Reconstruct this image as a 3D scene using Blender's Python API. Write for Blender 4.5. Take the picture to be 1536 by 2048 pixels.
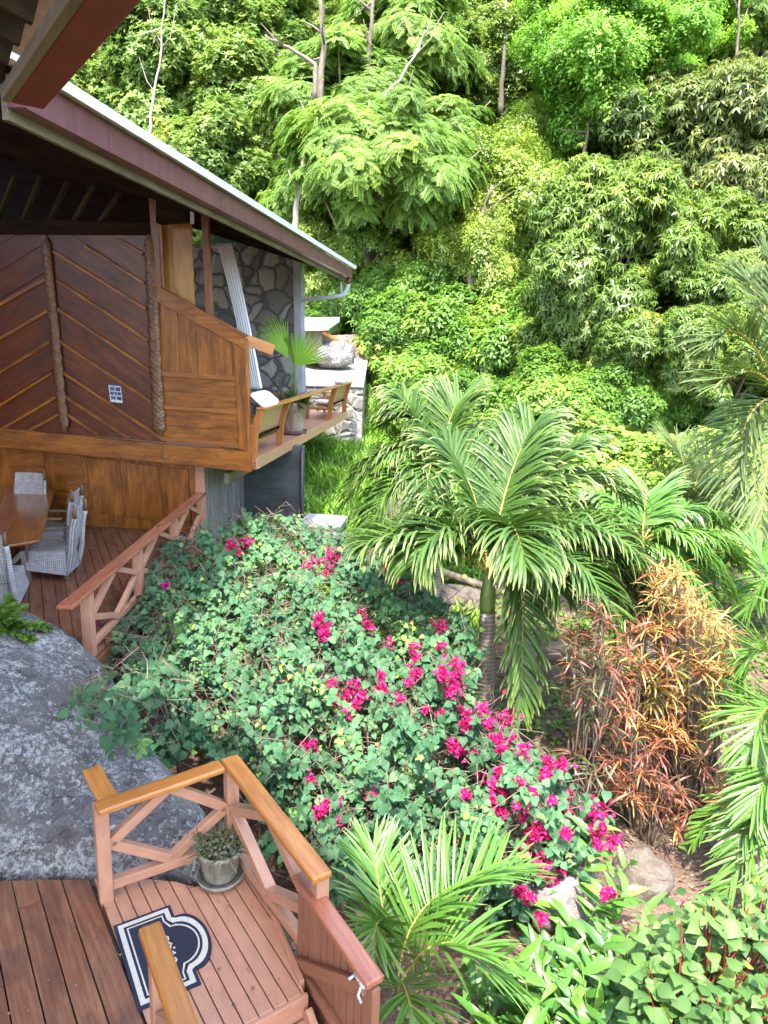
import bpy, math, random
import numpy as np
from mathutils import Vector, Matrix

# ------------------------------------------------------------------ scene, camera, light
for o in list(bpy.data.objects): bpy.data.objects.remove(o)
SC = bpy.context.scene
COL = SC.collection
RNG = np.random.default_rng(7)
random.seed(7)

F = 1420.0                                   # focal length in photograph pixels (1536 x 2048)
PITCH, ROLL = math.radians(13.6), math.atan(0.04)
EYE = np.array([0.0, 0.0, 5.0])
_f = np.array([0, math.cos(PITCH), -math.sin(PITCH)])
_u = np.array([0, math.sin(PITCH), math.cos(PITCH)])
_r = np.array([1.0, 0, 0])
CR = math.cos(ROLL)*_r + math.sin(ROLL)*_u
CU = math.cos(ROLL)*_u - math.sin(ROLL)*_r
def ray(x, y): return _f + (x-768)/F*CR + (1024-y)/F*CU
def onz(x, y, z): d = ray(x, y); return EYE + d*((z-EYE[2])/d[2])
def onp(x, y, P, n): d = ray(x, y); return EYE + d*(np.dot(P-EYE, n)/np.dot(d, n))
def aty(x, y, Y): d = ray(x, y); return EYE + d*(Y/d[1])
def V3(*a): return np.array(a, float)
UP = V3(0, 0, 1)
def nrm(v): v = np.asarray(v, float); return v/np.linalg.norm(v)

cam_d = bpy.data.cameras.new('camera'); cam = bpy.data.objects.new('camera', cam_d); COL.objects.link(cam)
cam_d.sensor_fit = 'HORIZONTAL'; cam_d.sensor_width = 27.0; cam_d.lens = F/1536*27.0
cam_d.clip_start = 0.05; cam_d.clip_end = 2000
M = Matrix.Identity(4)
for i in range(3): M[i][0], M[i][1], M[i][2], M[i][3] = CR[i], CU[i], -_f[i], EYE[i]
cam.matrix_world = M
SC.camera = cam

SUN_TRAVEL = nrm([0.07, 0.50, -1.0])
sd = bpy.data.lights.new('sun', 'SUN'); sd.energy = 2.0; sd.angle = math.radians(1.5); sd.color = (1.0, 0.955, 0.87)
so = bpy.data.objects.new('sun', sd); COL.objects.link(so)
so.rotation_euler = Vector(SUN_TRAVEL).to_track_quat('-Z', 'Y').to_euler()
w = bpy.data.worlds.new('World'); SC.world = w; w.use_nodes = True
nt = w.node_tree; sky = nt.nodes.new('ShaderNodeTexSky'); sky.sky_type = 'NISHITA'; sky.sun_disc = False
sky.sun_elevation = math.asin(-SUN_TRAVEL[2]); sky.sun_rotation = math.atan2(-SUN_TRAVEL[0], -SUN_TRAVEL[1])
sky.air_density = 1.0; sky.dust_density = 2.5
nt.links.new(sky.outputs[0], nt.nodes['Background'].inputs[0]); nt.nodes['Background'].inputs[1].default_value = 0.15
SC.view_settings.view_transform = 'Standard'; SC.view_settings.look = 'None'; SC.view_settings.gamma = 1
SC.view_settings.exposure = 2.88
cy = SC.cycles; cy.max_bounces = 8; cy.diffuse_bounces = 5; cy.glossy_bounces = 2; cy.transmission_bounces = 4
cy.use_denoising = True; cy.denoiser = 'OPENIMAGEDENOISE'; cy.sample_clamp_indirect = 6
try: cy.denoising_input_passes = 'RGB_ALBEDO_NORMAL'; cy.denoising_prefilter = 'ACCURATE'
except Exception: pass
cy.use_adaptive_sampling = True; cy.adaptive_threshold = 0.02; cy.caustics_reflective = False; cy.caustics_refractive = False

# ------------------------------------------------------------------ materials
MATS = {}
class NT:
    def __init__(s, name):
        s.m = bpy.data.materials.new(name); s.m.use_nodes = True; s.t = s.m.node_tree
        s.b = s.t.nodes['Principled BSDF']; s.out = s.t.nodes['Material Output']; MATS[name] = s.m
    def n(s, typ, **kw):
        x = s.t.nodes.new(typ)
        for k, v in kw.items(): setattr(x, k, v)
        return x
    def l(s, a, b): s.t.links.new(a, b)
    def attr(s, name): return s.n('ShaderNodeAttribute', attribute_name=name)
    def vec(s, src, scale=(1,1,1), loc=(0,0,0)):
        m = s.n('ShaderNodeMapping'); m.inputs['Scale'].default_value = scale; m.inputs['Location'].default_value = loc
        s.l(src, m.inputs[0]); return m.outputs[0]
    def noise(s, vec, scale, detail=4, rough=.55, dist=0):
        x = s.n('ShaderNodeTexNoise'); x.inputs['Scale'].default_value = scale; x.inputs['Detail'].default_value = detail
        x.inputs['Roughness'].default_value = rough; x.inputs['Distortion'].default_value = dist
        if vec is not None: s.l(vec, x.inputs['Vector'])
        return x.outputs['Fac']
    def ramp(s, fac, stops, interp='LINEAR'):
        x = s.n('ShaderNodeValToRGB'); x.color_ramp.interpolation = interp; e = x.color_ramp.elements
        e[0].position, e[0].color = stops[0][0], (*stops[0][1], 1); e[1].position, e[1].color = stops[-1][0], (*stops[-1][1], 1)
        for p, c in stops[1:-1]: k = e.new(p); k.color = (*c, 1)
        s.l(fac, x.inputs[0]); return x.outputs[0]
    def mix(s, fac, a, b, mode='MIX'):
        x = s.n('ShaderNodeMix', data_type='RGBA', blend_type=mode)
        for i, v in ((0, fac), (6, a), (7, b)):
            if isinstance(v, (int, float)): x.inputs[i].default_value = v
            elif isinstance(v, tuple): x.inputs[i].default_value = (*v, 1)
            else: s.l(v, x.inputs[i])
        return x.outputs[2]
    def math(s, op, a, b=0.0):
        x = s.n('ShaderNodeMath', operation=op)
        for i, v in ((0, a), (1, b)):
            if isinstance(v, (int, float)): x.inputs[i].default_value = v
            else: s.l(v, x.inputs[i])
        return x.outputs[0]
    def bump(s, h, strength=.3, dist=.02):
        x = s.n('ShaderNodeBump'); x.inputs['Strength'].default_value = strength; x.inputs['Distance'].default_value = dist
        s.l(h, x.inputs['Height']); s.l(x.outputs[0], s.b.inputs['Normal'])
    def set(s, color=None, rough=.5, spec=None, metal=None):
        if isinstance(color, tuple): s.b.inputs['Base Color'].default_value = (*color, 1)
        elif color is not None: s.l(color, s.b.inputs['Base Color'])
        if isinstance(rough, (int, float)): s.b.inputs['Roughness'].default_value = rough
        else: s.l(rough, s.b.inputs['Roughness'])
        if spec is not None: s.b.inputs['Specular IOR Level'].default_value = spec
        if metal is not None: s.b.inputs['Metallic'].default_value = metal
        return s.m

def wood(name, dark, mid, light, rough=.45, blotch=.5, grain=1.0, coat=0, bumps=.15, stain=None):
    s = NT(name); g = s.attr('gr').outputs['Vector']
    fine = s.noise(s.vec(g, (2.2*grain, 42*grain, 42*grain)), 1, 5, .6, .4)
    wide = s.noise(s.vec(g, (.9, 7, 7)), 1, 4, .6, 1.2)
    bl = s.noise(s.vec(g, (1.6, 3.2, 3.2)), 1, 5, .65, .8)
    fac = s.math('ADD', s.math('MULTIPLY', fine, .42), s.math('MULTIPLY', wide, .58))
    c = s.ramp(fac, [(.3, dark), (.5, mid), (.68, light)])
    if blotch: c = s.mix(s.math('MULTIPLY', s.ramp_fac(bl, .46, .66), blotch), c, tuple(x*.45 for x in dark) if stain is None else stain)
    s.bump(fine, bumps, .004)
    rr = s.math('ADD', s.math('MULTIPLY', bl, .35), rough-.17)
    m = s.set(c, rr)
    if name in ('dark_wood', 'shaded_wood'): s.b.inputs['Specular IOR Level'].default_value = .06
    if coat: s.b.inputs['Coat Weight'].default_value = coat; s.b.inputs['Coat Roughness'].default_value = .22
    return m
def _rf(s, v, a, b):
    x = s.n('ShaderNodeMapRange'); x.inputs[1].default_value = a; x.inputs[2].default_value = b; s.l(v, x.inputs[0]); return x.outputs[0]
NT.ramp_fac = _rf

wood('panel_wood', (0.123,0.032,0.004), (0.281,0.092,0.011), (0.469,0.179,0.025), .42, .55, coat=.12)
wood('chevron_wood', (0.039,0.007,0.001), (0.102,0.019,0.003), (0.188,0.041,0.006), .4, .5, coat=.12)  # dark red wood, its colour lowered further to paint in the deep shade
wood('batten_wood', (0.158,0.048,0.010), (0.301,0.105,0.021), (0.460,0.197,0.046), .4, .3, coat=.12)
wood('golden_wood', (0.286,0.124,0.025), (0.422,0.223,0.059), (0.532,0.310,0.099), .42, .4, stain=(0.136,0.050,0.010), coat=.15)
wood('rail_wood', (0.271,0.086,0.015), (0.452,0.172,0.033), (0.596,0.274,0.063), .36, .3, coat=.35)
wood('dark_rail_wood', (.22,.065,.03), (.34,.115,.06), (.46,.19,.1), .3, .3, coat=.3)
wood('teak_wood', (0.221,0.072,0.017), (0.357,0.132,0.031), (0.468,0.204,0.055), .34, .25, coat=.3)
wood('deck_wood', (0.116,0.043,0.021), (0.224,0.086,0.041), (0.373,0.167,0.077), .5, .55, bumps=.3, stain=(0.055,0.028,0.020))
wood('old_wood', (0.096,0.081,0.054), (0.162,0.138,0.096), (0.240,0.216,0.150), .7, .35, bumps=.3)
wood('shaded_wood', (.03,.024,.015), (.055,.045,.03), (.09,.075,.05), .8, .4)  # old wood with the shade under the roof put into its colour
wood('grey_wood', (.13,.115,.11), (.22,.2,.195), (.33,.31,.3), .75, .3, bumps=.4)
wood('dark_wood', (0.013,0.007,0.004), (0.024,0.012,0.007), (0.042,0.024,0.014), .6, .3)  # dark timber, colour lowered further to paint the loft's shade
wood('post_wood', (0.120,0.034,0.013), (0.188,0.060,0.022), (0.270,0.105,0.041), .4, .3, coat=.12)
wood('carved_wood', (0.085,0.032,0.012), (0.158,0.074,0.031), (0.228,0.117,0.053), .42, .4, coat=.2)
wood('table_wood', (0.104,0.026,0.007), (0.320,0.100,0.018), (0.496,0.200,0.040), .2, .3, grain=.25, coat=.7)
wood('log_wood', (.2,.13,.085), (.34,.25,.18), (.5,.4,.3), .8, .3)
wood('bark', (.075,.055,.042), (.15,.115,.088), (.27,.22,.17), .9, .35, grain=.25, bumps=.8)
wood('pale_bark', (.2,.165,.125), (.32,.27,.21), (.45,.39,.31), .9, .3, grain=.25, bumps=.7)

def paint(name, c, rough=.45, var=.16, dirt=None, scale=6):
    s = NT(name); g = s.attr('gr').outputs['Vector']
    n = s.noise(s.vec(g, (1, 2, 2)), scale, 5, .6); f = s.noise(s.vec(g, (3, 30, 30)), 1.5, 3)
    col = s.ramp(n, [(.3, tuple(x*(1-var) for x in c)), (.7, tuple(min(1, x*(1+var)) for x in c))])
    if dirt: col = s.mix(s.math('MULTIPLY', s.ramp_fac(s.noise(s.vec(g, (1.2, 6, 6)), 3, 6, .7), .55, .75), .75), col, dirt)
    s.bump(f, .12, .003)
    return s.set(col, rough)
paint('salmon_paint', (.47,.235,.142), .44, .13, (.30,.15,.10))
paint('tan_paint', (.44,.235,.135), .45, .08)
paint('brown_paint', (.27,.115,.062), .42, .1, (.18,.075,.045))
paint('purple_paint', (.14,.046,.060), .34, .25, (.05,.035,.038), 3)
paint('red_paint', (.16,.035,.022), .5, .25, (.08,.03,.025), 4)
paint('roof_sheet', (.85,.86,.87), .35, .1)
paint('grey_plastic', (.42,.45,.5), .35, .06)
paint('black_plastic', (.018,.02,.022), .35, .1)
paint('dark_metal', (.03,.03,.033), .5, .2)
paint('steel', (.55,.55,.56), .3, .1)
paint('white_cloth', (.78,.79,.82), .85, .04)
paint('beige_cloth', (.46,.36,.24), .8, .08)
paint('concrete', (.36,.34,.31), .85, .2, (.27,.25,.22), 1.5)
paint('dark_concrete', (.06,.066,.07), .9, .35, (.13,.13,.13), 1.2)
paint('quoin_concrete', (.3,.31,.33), .9, .25, (.18,.18,.19), 2)
paint('saucer_clay', (.105,.048,.042), .7, .2)
paint('steel_rust', (.25,.12,.07), .7, .3)

def stone_wall(name, stone_a, stone_b, mortar, scale, mw=.035):
    s = NT(name); g = s.attr('gr').outputs['Vector']
    wob = s.n('ShaderNodeTexNoise'); wob.inputs['Scale'].default_value = scale*1.3; wob.inputs['Detail'].default_value = 2; s.l(g, wob.inputs['Vector'])
    mixv = s.n('ShaderNodeVectorMath', operation='MULTIPLY_ADD'); s.l(wob.outputs['Color'], mixv.inputs[0]); mixv.inputs[1].default_value = (.22/scale*1.6,)*3; s.l(g, mixv.inputs[2])
    v1 = s.n('ShaderNodeTexVoronoi', feature='DISTANCE_TO_EDGE'); v2 = s.n('ShaderNodeTexVoronoi')
    for v in (v1, v2): v.inputs['Scale'].default_value = scale; v.inputs['Randomness'].default_value = .85; s.l(mixv.outputs[0], v.inputs['Vector'])
    e = s.ramp_fac(v1.outputs['Distance'], mw, mw*2.2)
    fine = s.noise(g, scale*7, 6, .7); sep = s.n('ShaderNodeSeparateColor'); s.l(v2.outputs['Color'], sep.inputs[0])
    t = s.math('ADD', s.math('MULTIPLY', sep.outputs[0], .55), s.math('MULTIPLY', fine, .45))
    st = s.ramp(t, [(.2, stone_a), (.75, stone_b)])
    mt = s.ramp(fine, [(.3, tuple(x*.7 for x in mortar)), (.7, mortar)])
    h = s.math('ADD', s.ramp_fac(v1.outputs['Distance'], .0, mw*4), s.math('MULTIPLY', fine, .3))
    s.bump(h, .9, .06)
    return s.set(s.mix(e, mt, st), .9)
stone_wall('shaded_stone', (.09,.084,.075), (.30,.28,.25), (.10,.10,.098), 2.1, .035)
stone_wall('pale_stone', (.11,.10,.085), (.27,.245,.215), (.30,.285,.26), 2.3, .05)

def boulder_mat(name, a, b, lichen, amount, scale=1.0):
    s = NT(name); g = s.n('ShaderNodeTexCoord').outputs['Object']
    big = s.noise(s.vec(g, (.8,1.2,1.6)), 1.1*scale, 6, .62, .8); fine = s.noise(g, 14*scale, 8, .74); mid = s.noise(s.vec(g, (.7,1,1.6)), 4*scale, 7, .7, .6)
    c = s.ramp(s.math('ADD', s.math('MULTIPLY', mid, .65), s.math('MULTIPLY', fine, .35)), [(.34, a), (.47, tuple((x+y)/2 for x, y in zip(a, b))), (.62, b)])
    c = s.mix(s.math('MULTIPLY', s.ramp_fac(s.noise(s.vec(g, (2.2,2.2,.35)), 1.4*scale, 5, .6), .52, .68), .55), c, tuple(x*.55 for x in a))
    fleck = s.noise(g, 21*scale, 4, .8, .3)
    lf = s.math('ADD', s.math('MULTIPLY', fleck, .60), s.math('ADD', s.math('MULTIPLY', big, .42), s.math('MULTIPLY', mid, .22)))
    lm = s.ramp_fac(lf, .675-amount, .70-amount)
    c = s.mix(s.math('MULTIPLY', lm, .9), c, s.mix(s.ramp_fac(fine, .42, .58), tuple(x*.55 for x in lichen), lichen))
    c = s.mix(s.math('MULTIPLY', s.ramp_fac(s.noise(g, 34*scale, 3, .7), .56, .62), .5), c, tuple(x*.4 for x in a))
    cr = s.n('ShaderNodeTexVoronoi', feature='DISTANCE_TO_EDGE'); cr.inputs['Scale'].default_value = .55*scale; wv = s.n('ShaderNodeVectorMath', operation='MULTIPLY_ADD'); nz = s.n('ShaderNodeTexNoise'); nz.inputs['Scale'].default_value = 1.5; nz.inputs['Detail'].default_value = 5; s.l(g, nz.inputs['Vector']); s.l(nz.outputs['Color'], wv.inputs[0]); wv.inputs[1].default_value = (1.6,)*3; s.l(g, wv.inputs[2]); s.l(wv.outputs[0], cr.inputs['Vector'])
    ck = s.ramp_fac(cr.outputs['Distance'], 0, .006); c = s.mix(ck, tuple(x*.75 for x in a), c)
    s.bump(s.math('ADD', s.math('ADD', mid, s.math('MULTIPLY', fine, .6)), s.math('MULTIPLY', ck, .25)), .8, .06)
    return s.set(c, .92)
boulder_mat('boulder_rock', (.068,.062,.058), (.175,.163,.153), (.42,.41,.39), .045)
boulder_mat('pink_rock', (.22,.185,.18), (.38,.33,.32), (.42,.4,.39), -.02, 2)
boulder_mat('brown_rock', (.10,.078,.06), (.19,.155,.125), (.26,.235,.2), -.05, 1.5)

def soil_mat():
    s = NT('soil'); g = s.n('ShaderNodeTexCoord').outputs['Object']
    a = s.noise(g, 1.1, 6, .65); f = s.noise(g, 22, 6, .7); v = s.noise(g, 60, 3)
    c = s.ramp(s.math('ADD', s.math('MULTIPLY', a, .55), s.math('MULTIPLY', f, .45)), [(.33, (.07,.042,.03)), (.52, (.155,.095,.068)), (.68, (.26,.175,.125))])
    c = s.mix(s.math('MULTIPLY', s.ramp_fac(v, .62, .68), .6), c, (.38,.28,.19))
    far = s.n('ShaderNodeSeparateXYZ'); s.l(g, far.inputs[0])
    k = s.ramp_fac(far.outputs[1], 12, 17)
    c = s.mix(k, c, s.ramp(f, [(.35, (.03,.045,.018)), (.65, (.07,.09,.035))]))
    s.bump(s.math('ADD', f, v), .8, .04)
    return s.set(c, 1.0)
soil_mat()

def leaf(name, stops, rough=.45, trans=.3, spec=.4, tipcol=None, tip0=.75, warm=None):
    """tint (per leaf, 0..1) picks the colour; lv (0 at the stalk, 1 at the tip) only pales tips that are pale on the plant."""
    s = NT(name); a = s.attr('tint'); oi = s.n('ShaderNodeObjectInfo')
    t = s.math('ADD', a.outputs['Fac'], s.math('MULTIPLY', s.math('SUBTRACT', oi.outputs['Random'], .5), .22))
    c = s.ramp(t, stops)
    if tipcol:
        lv = s.attr('lv').outputs['Fac']; c = s.mix(s.math('MULTIPLY', s.ramp_fac(lv, tip0, 1.0), .85), c, tipcol)
    s.set(c, rough, spec)
    tr = s.n('ShaderNodeBsdfTranslucent'); s.l(s.mix(.5, c, s.mix(1.0, c, (.95,1.0,.35), 'MULTIPLY')), tr.inputs[0])
    mx = s.n('ShaderNodeMixShader'); mx.inputs[0].default_value = trans
    s.l(s.b.outputs[0], mx.inputs[1]); s.l(tr.outputs[0], mx.inputs[2]); s.l(mx.outputs[0], s.out.inputs[0])
    return s.m
leaf('leaf_mango', [(0, (0.079,0.147,0.023)), (.55, (0.182,0.284,0.046)), (.85, (0.340,0.394,0.072)), (1, (0.679,0.464,0.093))], .38, 0.39, .5)
leaf('leaf_flush', [(0, (0.051,0.095,0.022)), (.4, (0.136,0.190,0.047)), (.75, (0.255,0.285,0.079)), (1, (0.357,0.323,0.094))], .4, 0.39, .5)
leaf('leaf_lime', [(0, (0.087,0.212,0.028)), (.5, (0.218,0.427,0.051)), (1, (0.420,0.610,0.085))], .5, 0.49)
leaf('leaf_yellow', [(0, (0.086,0.165,0.040)), (.45, (0.218,0.337,0.079)), (.8, (0.406,0.494,0.119)), (1, (0.579,0.536,0.138))], .45, 0.44)
leaf('leaf_feather', [(0, (0.083,0.167,0.026)), (.55, (0.194,0.332,0.054)), (1, (0.384,0.498,0.076))], .5, 0.44)
leaf('leaf_dark', [(0, (0.075,0.142,0.019)), (.6, (0.185,0.281,0.039)), (1, (0.372,0.455,0.062))], .36, 0.34, .55)
leaf('leaf_shrub', [(0, (0.065,0.157,0.021)), (.5, (0.162,0.312,0.046)), (.9, (0.327,0.469,0.069)), (1, (0.489,0.511,0.093))], .45, 0.44)
leaf('leaf_bush', [(0, (0.029,0.080,0.033)), (.5, (0.063,0.160,0.070)), (.8, (0.113,0.236,0.084)), (.93, (0.212,0.358,0.070)), (1, (0.397,0.459,0.075))], .55, .25, .25)
leaf('leaf_palm', [(0, (0.028,0.067,0.013)), (.6, (0.068,0.140,0.026)), (1, (0.138,0.223,0.035))], .42, .28, .35, (.36,.40,.15), .80)
leaf('leaf_areca', [(0, (0.049,0.128,0.020)), (.6, (0.108,0.239,0.036)), (1, (0.196,0.322,0.053))], .32, .3, .55, (.42,.42,.18), .9)
leaf('leaf_coco', [(0, (.05,.085,.022)), (.6, (.11,.165,.045)), (1, (.2,.23,.07))], .5, .25, .3, (.30,.29,.14), .82)
leaf('leaf_fan', [(0, (0.181,0.406,0.026)), (1, (0.332,0.570,0.043))], .4, .4, .5)
leaf('leaf_ginger', [(0, (0.037,0.112,0.022)), (.5, (0.094,0.237,0.039)), (1, (0.200,0.362,0.055))], .3, .25, .55)
leaf('leaf_heart', [(0, (0.032,0.081,0.019)), (.5, (0.077,0.159,0.037)), (.9, (0.128,0.230,0.052)), (1, (0.180,0.271,0.048))], .48, .28, .3)
leaf('leaf_fern', [(0, (.08,.17,.02)), (1, (.2,.33,.05))], .5, .35)
leaf('leaf_grass', [(0, (0.068,0.179,0.016)), (.6, (0.166,0.359,0.030)), (1, (0.331,0.497,0.060))], .55, .35)
leaf('leaf_croton', [(0, (0.075,0.085,0.030)), (.15, (0.091,0.051,0.035)), (.35, (0.207,0.064,0.045)), (.52, (0.315,0.102,0.050)), (.68, (0.381,0.170,0.050)), (.82, (0.414,0.281,0.069)), (.92, (0.348,0.306,0.089)), (1, (0.124,0.170,0.050))], .4, .25, .45)
leaf('leaf_litter', [(0, (.11,.06,.035)), (.6, (.24,.15,.09)), (1, (.38,.27,.16))], .8, .1)
leaf('petal', [(0, (.42,.010,.10)), (.6, (.62,.018,.17)), (1, (.74,.07,.28))], .55, .35, .2)
leaf('petal_deep', [(0, (.42,.010,.15)), (1, (.62,.03,.27))], .55, .35, .2)
leaf('pot_weeds', [(0, (.07,.09,.04)), (.5, (.13,.16,.06)), (.8, (.2,.2,.12)), (1, (.25,.17,.2))], .6, .25)
s = NT('rachis'); s.set((.36,.29,.055), .45)
s = NT('red_stem'); s.set((.22,.04,.025), .55)
s = NT('twig'); g = s.n('ShaderNodeTexCoord').outputs['Object']; s.set(s.ramp(s.noise(g, 3), [(.35, (.09,.062,.045)), (.65, (.24,.175,.125))]), .85)
s = NT('green_stem'); s.set((.12,.2,.045), .5)
s = NT('coconut_husk'); s.set((.22,.3,.04), .5)
def crownshaft_mat():
    s = NT('crownshaft'); g = s.attr('gr').outputs['Vector']; s.set(s.ramp(s.noise(s.vec(g, (1, 4, 4)), 1.4, 3), [(.3, (.10,.17,.04)), (.7, (.26,.33,.08))]), .35)
crownshaft_mat()
def ring_trunk():
    s = NT('ringed_trunk'); g = s.attr('gr').outputs['Vector']
    sep = s.n('ShaderNodeSeparateXYZ'); s.l(g, sep.inputs[0])
    z = s.math('ADD', s.math('MULTIPLY', sep.outputs[0], 16), s.math('MULTIPLY', s.noise(g, 5, 3), .5))
    fr = s.math('FRACT', z)
    n = s.noise(s.vec(g, (1, 3, 3)), 6, 5, .7)
    c = s.ramp(n, [(.3, (.15,.12,.10)), (.7, (.33,.28,.235))])
    c = s.mix(s.math('LESS_THAN', fr, .2), c, (.42,.38,.33)); s.bump(fr, .6, .02)
    s.set(c, .85)
ring_trunk()
def pot_mat(name, a, b, c3):
    s = NT(name); g = s.n('ShaderNodeTexCoord').outputs['Object']
    n = s.noise(s.vec(g, (1, 1, .45)), 5, 6, .7, .6); f = s.noise(g, 40, 4, .7)
    s.bump(f, .3, .01); s.set(s.ramp(n, [(.33, a), (.5, b), (.64, c3)]), .85)
pot_mat('mossy_clay', (.10,.105,.075), (.24,.23,.17), (.36,.34,.27))
pot_mat('aged_clay', (.17,.115,.085), (.33,.235,.18), (.45,.38,.33))
def wicker():
    s = NT('wicker'); g = s.attr('gr').outputs['Vector']
    sep = s.n('ShaderNodeSeparateXYZ'); s.l(g, sep.inputs[0])
    a = s.math('SINE', s.math('MULTIPLY', sep.outputs[0], 82)); b = s.math('SINE', s.math('MULTIPLY', sep.outputs[1], 82))
    k = s.math('MAXIMUM', s.math('MULTIPLY', a, a), s.math('MULTIPLY', b, b)); n = s.noise(g, 9, 4, .7)
    gap = s.math('LESS_THAN', s.math('MINIMUM', s.math('ABSOLUTE', a), s.math('ABSOLUTE', b)), .34)
    c = s.ramp(n, [(.3, (.34,.31,.28)), (.7, (.62,.6,.58))])
    s.bump(k, .6, .006); s.set(s.mix(s.math('MULTIPLY', gap, .72), c, (.06,.055,.06)), .75)
wicker()
def mat_pile():
    for nme, c in (('mat_navy', (.018,.02,.038)), ('mat_cream', (.62,.57,.46))):
        s = NT(nme); g = s.n('ShaderNodeTexCoord').outputs['Object']; f = s.noise(g, 140, 3, .7)
        s.bump(f, .6, .01); s.set(s.ramp(f, [(.3, tuple(x*.65 for x in c)), (.7, tuple(x*1.25 for x in c))]), .95)
mat_pile()
for nme, c in (('poster_blue', (.02,.06,.16)), ('poster_photo', (.05,.12,.22)), ('poster_white', (.7,.74,.8))):
    s = NT(nme); g = s.attr('gr').outputs['Vector']; s.set(s.ramp(s.noise(g, 30, 4), [(.35, tuple(x*.6 for x in c)), (.65, tuple(min(1, x*1.3) for x in c))]), .4)

# ------------------------------------------------------------------ mesh helpers
ORG = {}
def empty(name, loc, label, cat, group=None):
    o = bpy.data.objects.new(name, None); COL.objects.link(o); o.location = tuple(loc); o.empty_display_size = .2
    ORG[o.name] = np.array(loc, float); tag(o, label, cat, group); return o
def tag(o, label=None, cat=None, group=None, kind=None):
    if label: o['label'] = label
    if cat: o['category'] = cat
    if group: o['group'] = group
    if kind: o['kind'] = kind
    return o
def mesh_np(name, verts, faces, mat, parent=None, tint=None, lv=None, smooth=False, gr=None, org=None):
    """verts (n,3) world, faces list/array of equal length polygons"""
    verts = np.asarray(verts, float)
    if parent is not None: og = ORG[parent.name]
    elif org is not None: og = np.asarray(org, float)
    else: og = np.zeros(3)
    me = bpy.data.meshes.new(name)
    if isinstance(faces, np.ndarray):
        nf, k = faces.shape
        me.vertices.add(len(verts)); me.vertices.foreach_set('co', (verts-og).astype(np.float32).ravel())
        me.loops.add(nf*k); me.loops.foreach_set('vertex_index', faces.astype(np.int32).ravel())
        me.polygons.add(nf); me.polygons.foreach_set('loop_start', np.arange(0, nf*k, k, dtype=np.int32))
        me.update(calc_edges=True)
    else:
        me.from_pydata([tuple(v) for v in (verts-og)], [], faces)
    for nme, arr in (('tint', tint), ('lv', lv)):
        if arr is not None:
            a = me.attributes.new(nme, 'FLOAT', 'POINT'); a.data.foreach_set('value', np.asarray(arr, np.float32))
    if gr is not None:
        a = me.attributes.new('gr', 'FLOAT_VECTOR', 'POINT'); a.data.foreach_set('vector', np.asarray(gr, np.float32).ravel())
    if smooth: me.polygons.foreach_set('use_smooth', np.ones(len(me.polygons), bool))
    me.materials.append(MATS[mat]); me.validate()
    o = bpy.data.objects.new(name, me); COL.objects.link(o); ORG[o.name] = og
    if parent is not None: o.parent = parent if parent.type == 'EMPTY' or True else None
    else: o.location = tuple(og)
    return o

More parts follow.
